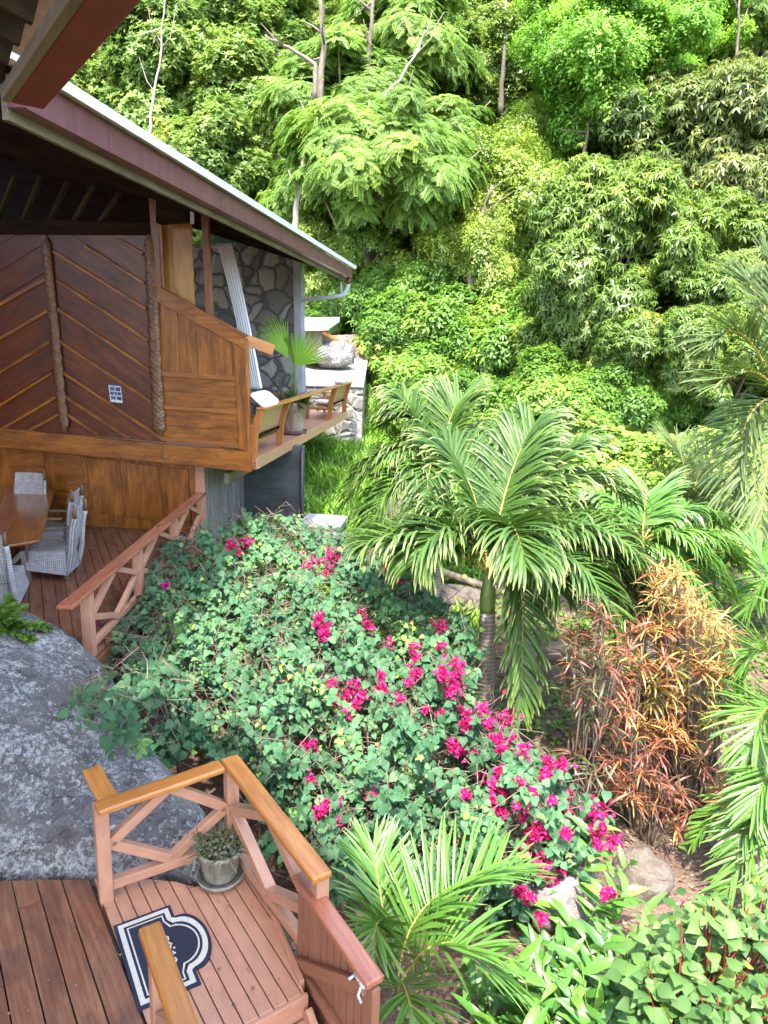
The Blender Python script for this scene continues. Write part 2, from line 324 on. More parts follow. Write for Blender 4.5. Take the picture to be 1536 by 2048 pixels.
class MB:
    def __init__(s): s.v, s.f, s.g = [], [], []
    def add(s, vs, fs, gs):
        b = len(s.v); s.v += [np.asarray(v, float) for v in vs]; s.g += [np.asarray(g, float) for g in gs]
        s.f += [tuple(b+i for i in f) for f in fs]; return s
    def beam(s, p0, p1, w, h, up=UP, anchor=(0, 0), cut0=None, cut1=None):
        """box from p0 to p1; w across, h along up; anchor shifts in units of half size (-1..1)"""
        p0, p1 = np.asarray(p0, float), np.asarray(p1, float); a = p1-p0; L = np.linalg.norm(a); a = a/L
        sd = np.cross(a, up); sd = nrm(sd) if np.linalg.norm(sd) > 1e-6 else V3(1, 0, 0); u = np.cross(sd, a)
        r = RNG.uniform(0, 40, 3); vs, gs = [], []
        for t, p in ((0, p0), (L, p1)):
            for i, j in ((-1,-1),(1,-1),(1,1),(-1,1)):
                vs.append(p + sd*(w/2)*(i+anchor[0]) + u*(h/2)*(j+anchor[1])); gs.append(r + V3(t, i*w/2, j*h/2))
        return s.add(vs, [(3,2,1,0),(4,5,6,7),(0,1,5,4),(1,2,6,5),(2,3,7,6),(3,0,4,7)], gs)
    def prism(s, pts, off, grain=None):
        """closed polygon pts extruded by off"""
        pts = [np.asarray(p, float) for p in pts]; off = np.asarray(off, float); n = len(pts)
        c = sum(pts)/n; ga = nrm(grain) if grain is not None else nrm(pts[1]-pts[0]); gn = nrm(off); gb = np.cross(gn, ga); r = RNG.uniform(0, 40, 3)
        vs = pts + [p+off for p in pts]; gs = [r + V3(np.dot(p-c, ga), np.dot(p-c, gb), np.dot(p-c, gn)) for p in vs]
        nv = np.zeros(3)
        for i in range(n): nv += np.cross(pts[i]-c, pts[(i+1) % n]-c)
        fl = np.dot(nv, off) > 0
        fs = [tuple(range(n)), tuple(range(2*n-1, n-1, -1))] + [((i+1) % n, i, n+i, n+(i+1) % n) for i in range(n)]
        if fl: fs = [f[::-1] for f in fs]
        return s.add(vs, fs, gs)
    def tube(s, pts, rad, n=8, cap=True):
        pts = [np.asarray(p, float) for p in pts]
        if not hasattr(rad, '__len__'): rad = [rad]*len(pts)
        vs, gs, fs = [], [], []; r = RNG.uniform(0, 40, 3); L = 0; x = None
        for i, p in enumerate(pts):
            t = nrm(pts[min(i+1, len(pts)-1)] - pts[max(i-1, 0)])
            if x is None: x = np.cross(t, V3(.31,.17,.93)); 
            x = nrm(x - t*np.dot(x, t)); y = np.cross(t, x)
            if i: L += np.linalg.norm(p-pts[i-1])
            for k in range(n):
                a = 2*math.pi*k/n; vs.append(p + rad[i]*(math.cos(a)*x + math.sin(a)*y)); gs.append(r + V3(L, rad[i]*math.cos(a), rad[i]*math.sin(a)))
        for i in range(len(pts)-1):
            for k in range(n): fs.append((i*n+k, i*n+(k+1) % n, (i+1)*n+(k+1) % n, (i+1)*n+k))
        if cap: fs += [tuple(range(n))[::-1], tuple((len(pts)-1)*n+k for k in range(n))]
        return s.add(vs, fs, gs)
    def lathe(s, prof, c, n=32):
        vs, gs, fs = [], [], []
        for i, (r, z) in enumerate(prof):
            for k in range(n):
                a = 2*math.pi*k/n; vs.append(np.asarray(c)+V3(r*math.cos(a), r*math.sin(a), z)); gs.append(V3(z, r*a, 0))
        for i in range(len(prof)-1):
            for k in range(n): fs.append((i*n+k, i*n+(k+1) % n, (i+1)*n+(k+1) % n, (i+1)*n+k))
        return s.add(vs, fs, gs)
    def build(s, name, mat, parent=None, bevel=0, smooth=False, org=None):
        o = mesh_np(name, np.array(s.v), s.f, mat, parent, gr=np.array(s.g), smooth=smooth, org=org)
        if bevel:
            m = o.modifiers.new('edge', 'BEVEL'); m.width = bevel; m.segments = 2; m.limit_method = 'ANGLE'; m.angle_limit = math.radians(40)
        return o
def copy_tree(o, parent=None):
    c = o.copy(); COL.objects.link(c); ORG[c.name] = ORG[o.name]
    if parent is not None: c.parent = parent
    for ch in list(o.children): copy_tree(ch, c)
    return c

# ------------------------------------------------------------------ terrain
def sm(a, b, x): t = np.clip((x-a)/(b-a), 0, 1); return t*t*(3-2*t)
def ground_z(x, y):
    x, y = np.asarray(x, float), np.asarray(y, float)
    z = -0.75 + .12*np.sin(x*.9+1)*np.cos(y*.7) - .10*np.clip(x-1, 0, 8)
    z = z + sm(8, 24, y)*2.0 * (1+.4*sm(1, 7, x)) + 1.3*sm(2, 7, x)*sm(11, 19, y) + .35*sm(2, -4, x)*sm(4, 9, y)
    y0 = 27 + 4.0*sm(-1, -6, x) + .5*np.clip(x, 0, 10)
    h = np.clip(y-y0, 0, None); z = z + (np.sqrt(h*h+9)-3)*.84
    z = z + np.where(y > 20, .35*np.sin(x*.55+.3)*np.sin(y*.4), 0)
    return z
def build_ground():
    xs = np.concatenate([np.linspace(-400, -40, 16), np.linspace(-38, 44, 206), np.linspace(46, 400, 16)])
    ys = np.concatenate([np.linspace(-60, 1, 14), np.linspace(1.4, 30, 144), np.linspace(30.6, 120, 110), np.linspace(125, 400, 12)])
    X, Y = np.meshgrid(xs, ys); Z = ground_z(X, np.minimum(Y, 118))
    Z = Z + RNG.normal(0, .012, Z.shape)*(Y < 14)
    v = np.stack([X, Y, Z], -1).reshape(-1, 3); nx = len(xs)
    i, j = np.meshgrid(np.arange(nx-1), np.arange(len(ys)-1)); a = (j*nx+i).ravel()
    f = np.stack([a, a+1, a+nx+1, a+nx], -1)
    o = mesh_np('ground', v, f, 'soil', smooth=True); tag(o, kind='structure')
build_ground()
def ong(px, py):
    d = ray(px, py); t = 2.0
    while t < 300:
        p = EYE+d*t
        if p[2] <= ground_z(p[0], p[1]): return p
        t += .05 if t < 30 else .2
    return p


# ------------------------------------------------------------------ the wooden house
def hdir(x):
    lo, hi = 0.0, 1500.0                      # pixel row where the ray through column x is level
    for _ in range(60):
        m = (lo+hi)/2
        if ray(x, m)[2] > 0: lo = m
        else: hi = m
    return nrm(ray(x, lo)*V3(1, 1, 0))
G = hdir(955); W = V3(G[1], -G[0], 0)          # G runs back along the house side, W to the right along its front
ZD = 1.0                                       # dining deck
PW = onz(272, 1060, ZD); PU = PW - .3*G
def wl(x, y, d=0): return onp(x, y, PW-d*G, G)
def wu(x, y, d=0): return onp(x, y, PU-d*G, G)
house = empty('wooden_house', wl(300, 1060), 'varnished timber house with chevron panels, carved posts and an open balcony at its corner', 'house')
def quads(name, mat, lst, fn, d0, t, parent=None, bevel=.006):
    m = MB()
    for q in lst:
        gr = None
        if len(q) == 5: gr = q[4]
        pts = [fn(x, y, d0) for x, y in q[:4]]
        grain = None if gr is None else ({'v': UP, 'h': W}[gr])
        m.prism(pts, -G*t, grain)
    return m.build(name, mat, parent or house, bevel)
# lower wall with raised panels
lw = quads('lower_wall', 'panel_wood', [[(-60,860),(412,905),(413,1066),(-60,1034),'v']], wl, -.06, .06)
pan = [(175,914,239,922,250,1031,187,1024),(251.6,924,316,932,327,1041,262.5,1033),(331,933,377,938,383,1047,340,1041)]
for p in pan: quads('wall_panel', 'panel_wood', [[p[0:2],p[2:4],p[4:6],p[6:8],'v']], wl, .002, .035)
for p in [(103,903,162,911,165,931,105,923),(105,929,167,938,169,958,108,950),(109,956,170,964,172,986,112,978),(112,984,174,992,176,1018,115,1010),
          (20,895,88,902,96,1005,28,998)]:
    quads('wall_panel', 'panel_wood', [[p[0:2],p[2:4],p[4:6],p[6:8],'h']], wl, .002, .03)
quads('end_post', 'salmon_paint', [[(391,925),(410,928),(414,1066),(396,1064),'v']], wl, .003, .05)
# upper wall : chevron field
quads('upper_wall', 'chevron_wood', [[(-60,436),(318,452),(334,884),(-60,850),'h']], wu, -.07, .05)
def clip2(poly, a, b, c):
    out = []
    for i in range(len(poly)):
        p, r = poly[i], poly[(i+1) % len(poly)]; dp, dr = a*p[0]+b*p[1]-c, a*r[0]+b*r[1]-c
        if dp <= 0: out.append(p)
        if dp*dr < 0: t = dp/(dp-dr); out.append((p[0]+(r[0]-p[0])*t, p[1]+(r[1]-p[1])*t))
    return out
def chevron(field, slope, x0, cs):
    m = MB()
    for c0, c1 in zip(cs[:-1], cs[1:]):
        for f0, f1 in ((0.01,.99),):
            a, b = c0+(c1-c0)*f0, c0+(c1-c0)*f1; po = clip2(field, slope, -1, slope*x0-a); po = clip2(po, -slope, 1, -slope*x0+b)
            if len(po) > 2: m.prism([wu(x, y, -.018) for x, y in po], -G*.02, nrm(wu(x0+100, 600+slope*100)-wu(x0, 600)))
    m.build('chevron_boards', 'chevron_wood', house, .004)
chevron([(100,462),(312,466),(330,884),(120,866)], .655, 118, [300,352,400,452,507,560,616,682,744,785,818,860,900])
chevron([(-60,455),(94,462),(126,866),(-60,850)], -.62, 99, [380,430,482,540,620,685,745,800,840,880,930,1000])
m = MB()
for a in [(118,682,306,806),(124,744,324,877),(130,793,259,878),(134,828,198,871),(111,615,302,741),(112,559,297,682),(105,502,293,618),(170,492,289,567),(240,480,287,508),
          (60,709,99,685),(-40,836,106,745),(-40,884,113,794),(20,883,118,829),(-40,768,101,685),(-40,700,97,622),(-40,632,93,558)]:
    p0, p1 = wu(a[0],a[1],.018), wu(a[2],a[3],.018); m.beam(p0, p1, .045, .062, np.cross(G, nrm(p1-p0)))
m.build('chevron_trim', 'panel_wood', house, .012)
quads('top_rail', 'dark_wood', [[(-60,436),(304,446),(304,470),(-60,468),'h']], wu, .003, .06)
def carved(a, b, r0, r1):
    n, k = 220, 26; vs, fs, gs = [], [], []; ax = b-a; L = np.linalg.norm(ax); off = RNG.uniform(0, 30, 3); ph = RNG.uniform(0, 6)
    for i in range(n+1):
        t = i/n; p = a+ax*t; r = r0+(r1-r0)*t
        for j in range(k):
            an = 2*math.pi*j/k
            rr = r*(1 + .05*math.sin(3*an+t*40+ph)*math.sin(t*55) + .05*math.sin(2*an-t*90) + .06*math.sin(t*210+5*an) + .05*math.sin(t*330-4*an+ph)) * (1-.5*max(0, (abs(t-.5)-.47)/.03))
            q = p + W*rr*math.cos(an) - G*(rr*.6*math.sin(an)+.03); vs.append(q); gs.append(off+V3(t*L, rr*math.cos(an), rr*math.sin(an)))
    for i in range(n):
        for j in range(k): fs.append((i*k+j, i*k+(j+1) % k, (i+1)*k+(j+1) % k, (i+1)*k+j))
    fs += [tuple(range(k)), tuple(n*k+j for j in range(k))[::-1]]
    return mesh_np('carved_post', np.array(vs), fs, 'carved_wood', house, gr=np.array(gs), smooth=True)
carved(wu(92,474,.02), wu(131,860,.02), .085, .095)
carved(wu(300,470,.02), wu(320,868,.02), .10, .125)
# upper wall : right field
quads('corner_post', 'post_wood', [[(302,396),(321,398),(327,578),(313,572),'v']], wu, -.02, .1)
quads('window_trim', 'batten_wood', [[(318.5,449),(324.5,449),(330,577),(324.5,574),'v']], wu, .083, .02)
quads('golden_panel', 'golden_wood', [[(320,444),(384,440),(392,660),(324,630),'v']], wu, -.16, .04)
quads('veranda_post', 'post_wood', [[(404,395),(418,398),(428,632),(415,625),'v']], wu, -.04, .1)
quads('sloping_rail', 'panel_wood', [[(311,571),(492,673),(492,699),(313,602),'h']], wu, .003, .07)
p0, p1 = wu(311,570,.02), wu(494,672,.02); MB().beam(p0, p1, .16, .03, np.cross(nrm(p1-p0), G)*-1).build('rail_cap', 'batten_wood', house, .006)
ty = lambda x: 598+(x-313)*.5225
by = lambda x: 743+(x-317)*.062
m = [[(x0,ty(x0)),(x1-.7,ty(x1)),(x1+b1-.7,by(x1)),(x0+b0,by(x0)),'v'] for x0,x1,b0,b1 in ((316,357,3,5),(357,393,5,6),(393,426,6,7),(426,462,7,6),(462,472,6,4))]
quads('plank_panel', 'panel_wood', m, wu, -.03, .04, bevel=.004)
quads('plank_panel', 'panel_wood', [[(322,752),(474,762),(476,792.4),(327,780.4),'h'],[(327,781),(476,793),(476,822),(328,810),'h'],
      [(328,816),(476,828),(478,860.4),(331,848.4),'h'],[(331,849),(478,861),(481,888),(327,875),'h']], wu, -.03, .04, bevel=.004)
for q in ([(318,742),(474,752),(474,761.5),(318,751.5),'h'],[(326,808.6),(476,821),(476,829),(326,817),'h'],[(324,873),(480,887),(480,896),(324,881),'h']):
    quads('batten', 'batten_wood', [q], wu, .002, .05)
quads('stile', 'panel_wood', [[(469,686),(492,699),(498,902),(480,897),'v']], wu, .001, .055)
quads('corner_board', 'batten_wood', [[(492,675),(498,679),(504,903),(498,902),'v']], wu, -.03, .10)
quads('floor_beam', 'panel_wood', [[(-60,848),(331,887),(333,923.5),(-60,886),'h']], wu, .002, .12)
quads('floor_beam', 'panel_wood', [[(331.4,887),(503,901.5),(505,942),(333.4,924),'h']], wu, .002, .125)
quads('beam_end', 'dark_wood', [[(322,406),(380,401),(381,447),(322,450),'h']], wu, .09, .22)
quads('end_cap', 'steel', [[(380,400),(388,401),(388.6,448),(381,447.5),'v']], wu, .3, .012, bevel=.002)
# orange rail running on past the corner
p0, p1 = wu(493,680,-.02), wu(547,701,-.25); MB().beam(p0, p1, .05, .2, UP).build('corner_rail', 'rail_wood', house, .008)
# balcony
E0 = wu(513,917); ZB = E0[2]-.03
def along(px):                                  # point of the balcony edge line that shows in column px
    lo, hi = 0.0, 60.0
    for _ in range(60):
        t = (lo+hi)/2; v = E0+t*G-EYE; x = 768+F*(v@CR)/(v@_f)
        if x < px: lo = t
        else: hi = t
    return (lo+hi)/2
TB = along(694)
def bp(t, s, z): p = E0+G*t+W*s; return V3(p[0], p[1], z)
m = MB(); k = 0; t = .02
while t < TB: m.beam(bp(t+.067,-5.2,ZB-.02), bp(t+.067,-.02,ZB-.02), .134, .04); t += .14
m.build('balcony_boards', 'salmon_paint', house, .004)
MB().beam(bp(0,0,ZB-.07), bp(TB,0,ZB-.07), .045, .22).build('balcony_fascia', 'tan_paint', house, .006)
for s_ in (-.6, -2.2, -3.8): MB().beam(bp(.7,s_,ZB-.18), bp(TB-.05,s_,ZB-.18), .08, .2).build('joist', 'old_wood', house)
j0 = wu(453,957,-.1); MB().beam(j0, j0+G*3.2, .1, .22).build('joist', 'old_wood', house, .01)
# side wall and cellar under the balcony
S0 = wl(412,1063); S0[2] = .3
def side_t(px):
    lo, hi = 0.0, 60.0
    for _ in range(60):
        t = (lo+hi)/2; v = S0+t*G-EYE; x = 768+F*(v@CR)/(v@_f)
        if x < px: lo = t
        else: hi = t
    return (lo+hi)/2
TS = side_t(487); m = MB(); t = 0; i = 0
while t < TS:
    wd = .085; m.beam(S0+G*(t+wd/2)+UP*(.0), S0+G*(t+wd/2)+UP*(ZB-.1-S0[2]), .025+.018*(i % 2), wd-.006, G); t += wd; i += 1
m.build('side_boards', 'grey_wood', house, .003)
C0 = S0+G*TS; C0[2] = -.6
cw = onp(604,960,C0,G); wd = np.dot(cw-C0, W)
m = MB(); m.prism([C0-W*.3, C0+W*wd, C0+W*wd+UP*(ZB+.5), C0-W*.3+UP*(ZB+.5)], G*.25, W); m.build('cellar_wall', 'dark_concrete', house)
q = C0+W*(wd+.02)-G*.1; MB().tube([q, q+UP*(ZB+.45)], .045, 10).build('drain_pipe', 'black_plastic', house, smooth=True)
# rough stone end wall of the balcony
TW = min(TB, np.dot(onp(704,545,E0+W*.42,W)-E0-W*.42, G))-.45
PS = bp(TW,-1,ZB); ps = lambda x, y: onp(x, y, PS, G)
MB().prism([ps(330,500), ps(590,470), ps(592,850), ps(330,870)], G*.4, W).build('stone_wall', 'shaded_stone', house)
MB().prism([ps(585,470)-G*.02, ps(600.5,468)-G*.02, ps(607,848)-G*.02, ps(592,848)-G*.02], G*.44, UP).build('stone_pier', 'quoin_concrete', house, .02)
# roof : gutter line, sheet, fascia, purlins
GOFF = .42
PG = E0+W*GOFF
def gu(x, y): return onp(x, y, PG, W)
ZG1 = .5*(gu(576,460)[2]+gu(300,300)[2]); ZG0 = gu(300,346)[2]
def gl(t, s, z): p = PG+G*t+W*s; return V3(p[0], p[1], z)
tA = np.dot(gu(52,190)-PG, G); tB = np.dot(gu(704,545)-PG, G)
m = MB(); 
m.prism([gl(tA,0,ZG0), gl(tA,-.15,ZG0), gl(tA,-.15,ZG0+.18), gl(tA,-.135,ZG0+.18), gl(tA,-.135,ZG0+.02), gl(tA,-.015,ZG0+.02), gl(tA,-.015,ZG1), gl(tA,0,ZG1)], G*(tB-tA), G)
gut = m.build('gutter', 'purple_paint', house)
MB().beam(gl(tA-.02,-.075,(ZG0+ZG1)/2), gl(tA+.01,-.075,(ZG0+ZG1)/2), .15, ZG1-ZG0-.01).build('gutter_end', 'purple_paint', house)
MB().beam(gl(tB-.01,-.075,(ZG0+ZG1)/2), gl(tB+.012,-.075,(ZG0+ZG1)/2), .15, ZG1-ZG0-.01).build('gutter_end', 'purple_paint', house)
for k_, t_ in enumerate(np.arange(tA+1.3, tB, 3.1)):
    MB().beam(gl(t_,-.075,ZG0+(ZG1-ZG0)/2-.003), gl(t_+.05,-.075,ZG0+(ZG1-ZG0)/2-.003), .158, ZG1-ZG0+.004).build('seam', 'purple_paint', gut)
MB().beam(gl(tA,-.19,ZG0+.05), gl(tB-.15,-.19,ZG0+.05), .055, .26).build('eave_board', 'old_wood', house, .004)
RS = math.tan(math.radians(15)); RN = nrm(V3(0,0,1)+W*RS)
def rf(t, s, h=0): p = gl(t, s, ZG1+.03-RS*s); return p+RN*h
m = MB(); 
for k in range(46):                                        # corrugated sheet, one rib per strip
    pass
m.prism([rf(tA-.3,.09), rf(tB+.1,.09), rf(tB+.1,-9), rf(tA-.3,-9)], RN*.085, W)
m.build('roof_sheet', 'roof_sheet', house)
MB().prism([rf(tA-.32,-.05,.06), rf(tA-4.2,-.05,.06), rf(tA-4.2,-9,.06), rf(tA-.32,-9,.06)], RN*.05, W).build('soffit_boards', 'dark_wood', house)  # roof extension added out of view to shade the boulder
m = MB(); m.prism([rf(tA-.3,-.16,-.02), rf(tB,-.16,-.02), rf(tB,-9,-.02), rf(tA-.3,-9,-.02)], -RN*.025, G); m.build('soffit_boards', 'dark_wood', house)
for i in range(12):
    s_ = -.42-.32*i; MB().beam(rf(tA,s_,-.1), rf(tB-.05,s_,-.1), .055, .11, RN).build('purlin', 'old_wood' if i < 3 else 'post_wood', house, .004)
for t in np.arange(tA+.6, tB, 2.4): MB().beam(rf(t,-.3,-.25), rf(t,-8.5,-.25), .07, .2, RN).build('rafter', 'dark_wood', house)
# loft behind the open gable
for x0,y0,x1,y1 in ((30,352,-8,447),(82,352,44,447),(136,362,96,447),(188,370,145,447),(240,385,198,447)):
    MB().beam(wu(x0,y0,.0), wu(x1,y1,.0), .06, .09, G).build('loft_brace', 'shaded_wood', house)
MB().prism([wu(-120,300,-2.6), wu(335,300,-2.6), wu(335,640,-2.6), wu(-120,640,-2.6)], G*.1, W).build('loft_wall', 'dark_wood', house)  # dark sheet closing the loft, its shade put into the colour
MB().prism([wu(-420,150,-.1), wu(-60,150,-.1), wu(-60,1040,-.1), wu(-420,1040,-.1)], G*.1, UP).build('wall_panel', 'panel_wood', house)
b0 = wu(-400,600); b0[2] = ZD-.5; MB().prism([b0, b0-G*12, b0-G*12+UP*8, b0+UP*8], -W*.2, UP).build('side_wall', 'panel_wood', house)  # unseen wall, added to darken the left of the chevron wall
# downpipe
d0 = gl(tB-.14,-.07,ZG0); stop = ps(600,600)-G*.02+W*.0
pts = [d0, d0-UP*.16]; 
c = d0-UP*.34; e1 = nrm(stop-c)
for k in range(1, 7): a = k/6; pts.append((1-a)**2*(d0-UP*.16)+2*a*(1-a)*(d0-UP*.36)+a*a*(d0-UP*.40+(stop-d0)*.14))
pts.append(stop)
dp = MB().tube(pts, .055, 12).build('downpipe', 'grey_plastic', house, smooth=True)
MB().tube([d0+UP*.01, d0-UP*.17], .062, 12).build('pipe_collar', 'red_paint', dp, smooth=True)
MB().tube([pts[-2]-UP*.0, pts[-2]+(stop-pts[-2])*.0+UP*.38-W*.02], .03, 10).build('pipe_bracket', 'grey_plastic', dp, smooth=True)

# ------------------------------------------------------------------ balcony furniture
def bench(t0, t1, label, arm_len=.62, near_arm=True, shared=None):
    o = empty('veranda_armchair', bp((t0+t1)/2,-.3,ZB), label, 'armchair', 'armchairs built against the balcony edge')
    for t in (t0, t1):
        prof = [(-.20,0),(-.07,0),(-.05,.42),(-.01,.62),(.10,.97),(-.06,.97),(-.16,.62),(-.20,.42)]
        m = MB(); m.prism([bp(t-.035, a+.06, ZB+b-.2 if b == 0 else ZB+b) for a, b in prof], G*.07, UP); m.build('leg', 'teak_wood', o, .008)
        m = MB(); m.beam(bp(t,-.80,ZB+.62), bp(t,-.08,ZB+.62), .11, .04); m.build('armrest', 'teak_wood', o, .01)
        m = MB(); m.beam(bp(t,-.72,ZB), bp(t,-.72,ZB+.60), .08, .09, G); m.build('leg', 'teak_wood', o, .008)
    m = MB(); m.prism([bp(t0+.04,-.14,ZB+.42), bp(t0+.04,-.115,ZB+.42), bp(t0+.04,.02,ZB+.94), bp(t0+.04,-.005,ZB+.94)], G*(t1-t0-.08), G); m.build('backrest', 'tan_paint', o, .005)
    m = MB(); m.prism([bp(t0+.04,-.74,ZB+.36), bp(t0+.04,-.12,ZB+.32), bp(t0+.04,-.12,ZB+.28), bp(t0+.04,-.74,ZB+.28)], G*(t1-t0-.08), G); m.build('seat', 'teak_wood', o, .006)
    m = MB(); m.beam(bp(t0,-.12,ZB+.42), bp(t1,-.12,ZB+.42), .10, .05); m.build('seat_rail', 'dark_wood', o)
    return o
ta, tb_, tc, td = along(512), along(566), along(664), along(693)
bench(.06, tb_, 'varnished armchair at the near end of the balcony, backed by the panelled wall corner')
bench(tc, td-.05, 'varnished armchair at the far end of the balcony in front of the pale stonework')
r0, r1 = bp(-.02,.10,ZB+.99), bp(td+.15,.10,ZB+.99)
tag(MB().beam(r0, r1, .2, .045).build('balcony_rail', 'rail_wood', None, .012, org=r0), 'long varnished rail along the outer edge of the balcony', 'rail')
def cushion(name, c, ax, ay, az, sx, sy, sz, mat, label, cat, group=None):
    n, k = 20, 28; vs, fs = [], []
    for i in range(n+1):
        a = math.pi*i/n-math.pi/2
        for j in range(k):
            b = 2*math.pi*j/k; sp = lambda v, e: math.copysign(abs(v)**e, v)
            x, y, z = sp(math.cos(a),.45)*sp(math.cos(b),.4), sp(math.cos(a),.45)*sp(math.sin(b),.4), sp(math.sin(a),.8)
            z *= 1+.12*math.sin(3*x+2*y+c[0]*5)+.08*math.sin(7*y); z *= (1-.55*max(abs(x),abs(y))**4)
            vs.append(np.asarray(c)+ax*x*sx+ay*y*sy+az*z*sz)
    for i in range(n):
        for j in range(k): fs.append((i*k+j, i*k+(j+1) % k, (i+1)*k+(j+1) % k, (i+1)*k+j))
    return tag(mesh_np(name, np.array(vs), fs, mat, smooth=True, gr=np.array(vs), org=c), label, cat, group)
tm = along(528)
cushion('cushion', bp(tm,.02,ZB+1.13), G, nrm(-W*.6+UP*.5), nrm(W*.6+UP*.8), .55, .2, .09, 'white_cloth', 'white cushion leaning on the balcony rail beside the near armchair', 'cushion')
cushion('folded_towel', bp(along(676),.08,ZB+1.1), G, W, UP, .5, .16, .12, 'white_cloth', 'folded white towel lying on the balcony rail near its far end', 'towel')
cushion('seat_cushion', bp((tc+td)/2,-.42,ZB+.43), G, W, UP, .42, .3, .1, 'white_cloth', 'white seat cushion on the far balcony armchair', 'cushion')
cushion('seat_cushion', bp(tb_*.5,-.42,ZB+.43), G, W, UP, .42, .3, .1, 'white_cloth', 'white seat cushion on the near balcony armchair', 'cushion')
# side table behind the far armchair
sx0 = TW-.7
tbl = empty('side_table', bp(sx0+.3,-1.6,ZB), 'low wooden side table against the stone wall behind the fan palm pot', 'table')
MB().beam(bp(sx0+.3,-2.6,ZB+.72), bp(sx0+.3,-.75,ZB+.72), .55, .05).build('tabletop', 'teak_wood', tbl, .01)
for s_ in (-2.5, -.85):
    for d in (.08, .52): MB().beam(bp(sx0+d,s_,ZB), bp(sx0+d,s_,ZB+.695), .09, .09, G).build('leg', 'teak_wood', tbl, .006)
# curtain on a rod
cp = lambda x, y, d=1.6: onp(x, y, PU+d*G, G)
rod = MB().tube([cp(372,499), cp(470,489)], .018, 8).build('curtain_rod', 'beige_cloth', smooth=True, org=cp(420,495)); tag(rod, 'thin pale curtain rod in front of the shaded stone wall', 'curtain rod')
n, k = 40, 44; vs, fs, gs = [], [], []
for i in range(n+1):
    t = i/n; y = 487+t*290; xl = 433+(503-433)*(t**.85); xr = 463+(524-463)*(t**.9)
    for j in range(k+1):
        s_ = j/k; x = xl+(xr-xl)*s_; p = cp(x, y); p = p - G*(.055*math.sin(s_*34+t*1.5)+.02*math.sin(s_*71))*(.6+.6*t); vs.append(p); gs.append(V3(t*3, s_, 0))
for i in range(n):
    for j in range(k): a = i*(k+1)+j; fs.append((a, a+1, a+k+2, a+k+1))
cur = mesh_np('curtain', np.array(vs), fs, 'white_cloth', smooth=True, gr=np.array(gs), org=cp(450,490)); tag(cur, 'white curtain blown aside from its rod on the balcony', 'curtain')
sl = cur.modifiers.new('cloth', 'SOLIDIFY'); sl.thickness = .006
# poster on the chevron wall
po = empty('poster', wu(230,787,.06), 'small blue and white sheet of pictures pinned to the chevron wall', 'poster')
pq = lambda u, v, d: wu(217+(241-217)*u+4.5*v, 766.5+2.5*u+37*v, d)
MB().prism([pq(0,0,.006), pq(1,0,.006), pq(1,1,.006), pq(0,1,.006)], -G*.008, W).build('sheet', 'poster_white', po)
def pcell(u0,v0,u1,v1,mat): MB().prism([pq(u0,v0,.0145), pq(u1,v0,.0145), pq(u1,v1,.0145), pq(u0,v1,.0145)], -G*.003, W).build('picture', mat, po)
pcell(.0,.0,1,.1,'poster_blue')
for c_ in ((.06,.17,.46,.38),(.53,.17,.94,.38),(.05,.43,.34,.62),(.38,.43,.62,.62),(.66,.43,.94,.62),(.06,.67,.46,.86),(.53,.67,.94,.86)): pcell(*c_, 'poster_photo' if c_[0] < .4 else 'poster_blue')

# ------------------------------------------------------------------ dining deck
dd = hdir(38); dn = V3(dd[1], -dd[0], 0)
R0, R1 = onz(128,1212,1.9), onz(404,983,1.9)
deck = empty('dining_deck', V3(-6, 10, ZD), 'dark worn timber floor of the dining terrace below the chevron wall', 'deck')
edge_x = lambda y: R0[0]+(R1[0]-R0[0])*(y-R0[1])/(R1[1]-R0[1])+.08
def clip_poly(poly, p, n):
    out = []
    for i in range(len(poly)):
        a, b = poly[i], poly[(i+1) % len(poly)]; da, db = np.dot(a-p, n), np.dot(b-p, n)
        if da <= 0: out.append(a)
        if da*db < 0: out.append(a+(b-a)*(da/(da-db)))
    return out
def boards(name, mat, region, z, dirv, width, gap, thick, parent, jitter=0, cutlen=None):
    """planks along dirv filling a flat polygon"""
    nv = V3(dirv[1], -dirv[0], 0); m = MB(); pr = [V3(p[0], p[1], z) for p in region]
    lo = min(np.dot(p, nv) for p in pr); hi = max(np.dot(p, nv) for p in pr); x = lo; i = 0
    area = sum(pr[i][0]*pr[(i+1) % len(pr)][1]-pr[(i+1) % len(pr)][0]*pr[i][1] for i in range(len(pr)))
    while x < hi:
        wdt = width*(1+jitter*RNG.uniform(-1, 1)); a, b = x, min(x+wdt-gap, hi); po_ = pr
        po_ = clip_poly(po_, nv*a+UP*z, -nv); po_ = clip_poly(po_, nv*b+UP*z, nv)
        if len(po_) >= 3:
            pieces = [po_]
            if cutlen:
                ls = [np.dot(p, dirv) for p in po_]; c_ = RNG.uniform(min(ls), max(ls))
                pieces = [clip_poly(po_, dirv*(c_-gap*.4), dirv), clip_poly(po_, dirv*(c_+gap*.4), -dirv)]
            for q in pieces:
                if len(q) >= 3: dz = RNG.uniform(-.004, .004)*(jitter > 0); m.prism([v+UP*dz for v in q], -UP*thick, dirv)
        x += wdt; i += 1
    return m.build(name, mat, parent, .005)
reg = [V3(edge_x(7.75),7.75,0), V3(edge_x(14.3),14.35,0), V3(-14,15.6,0), V3(-14,7.2,0), V3(-4.6,7.7,0)]
boards('deck_boards', 'deck_wood', reg, ZD, dd, .17, .008, .04, deck, .15, True)
MB().beam(V3(edge_x(7.7),7.72,ZD-.16), V3(edge_x(14.2),14.2,ZD-.16), .05, .22).build('edge_board', 'deck_wood', deck)
MB().beam(V3(-14,7.15,ZD-.16), V3(edge_x(7.7),7.70,ZD-.16), .05, .22).build('edge_board', 'deck_wood', deck)
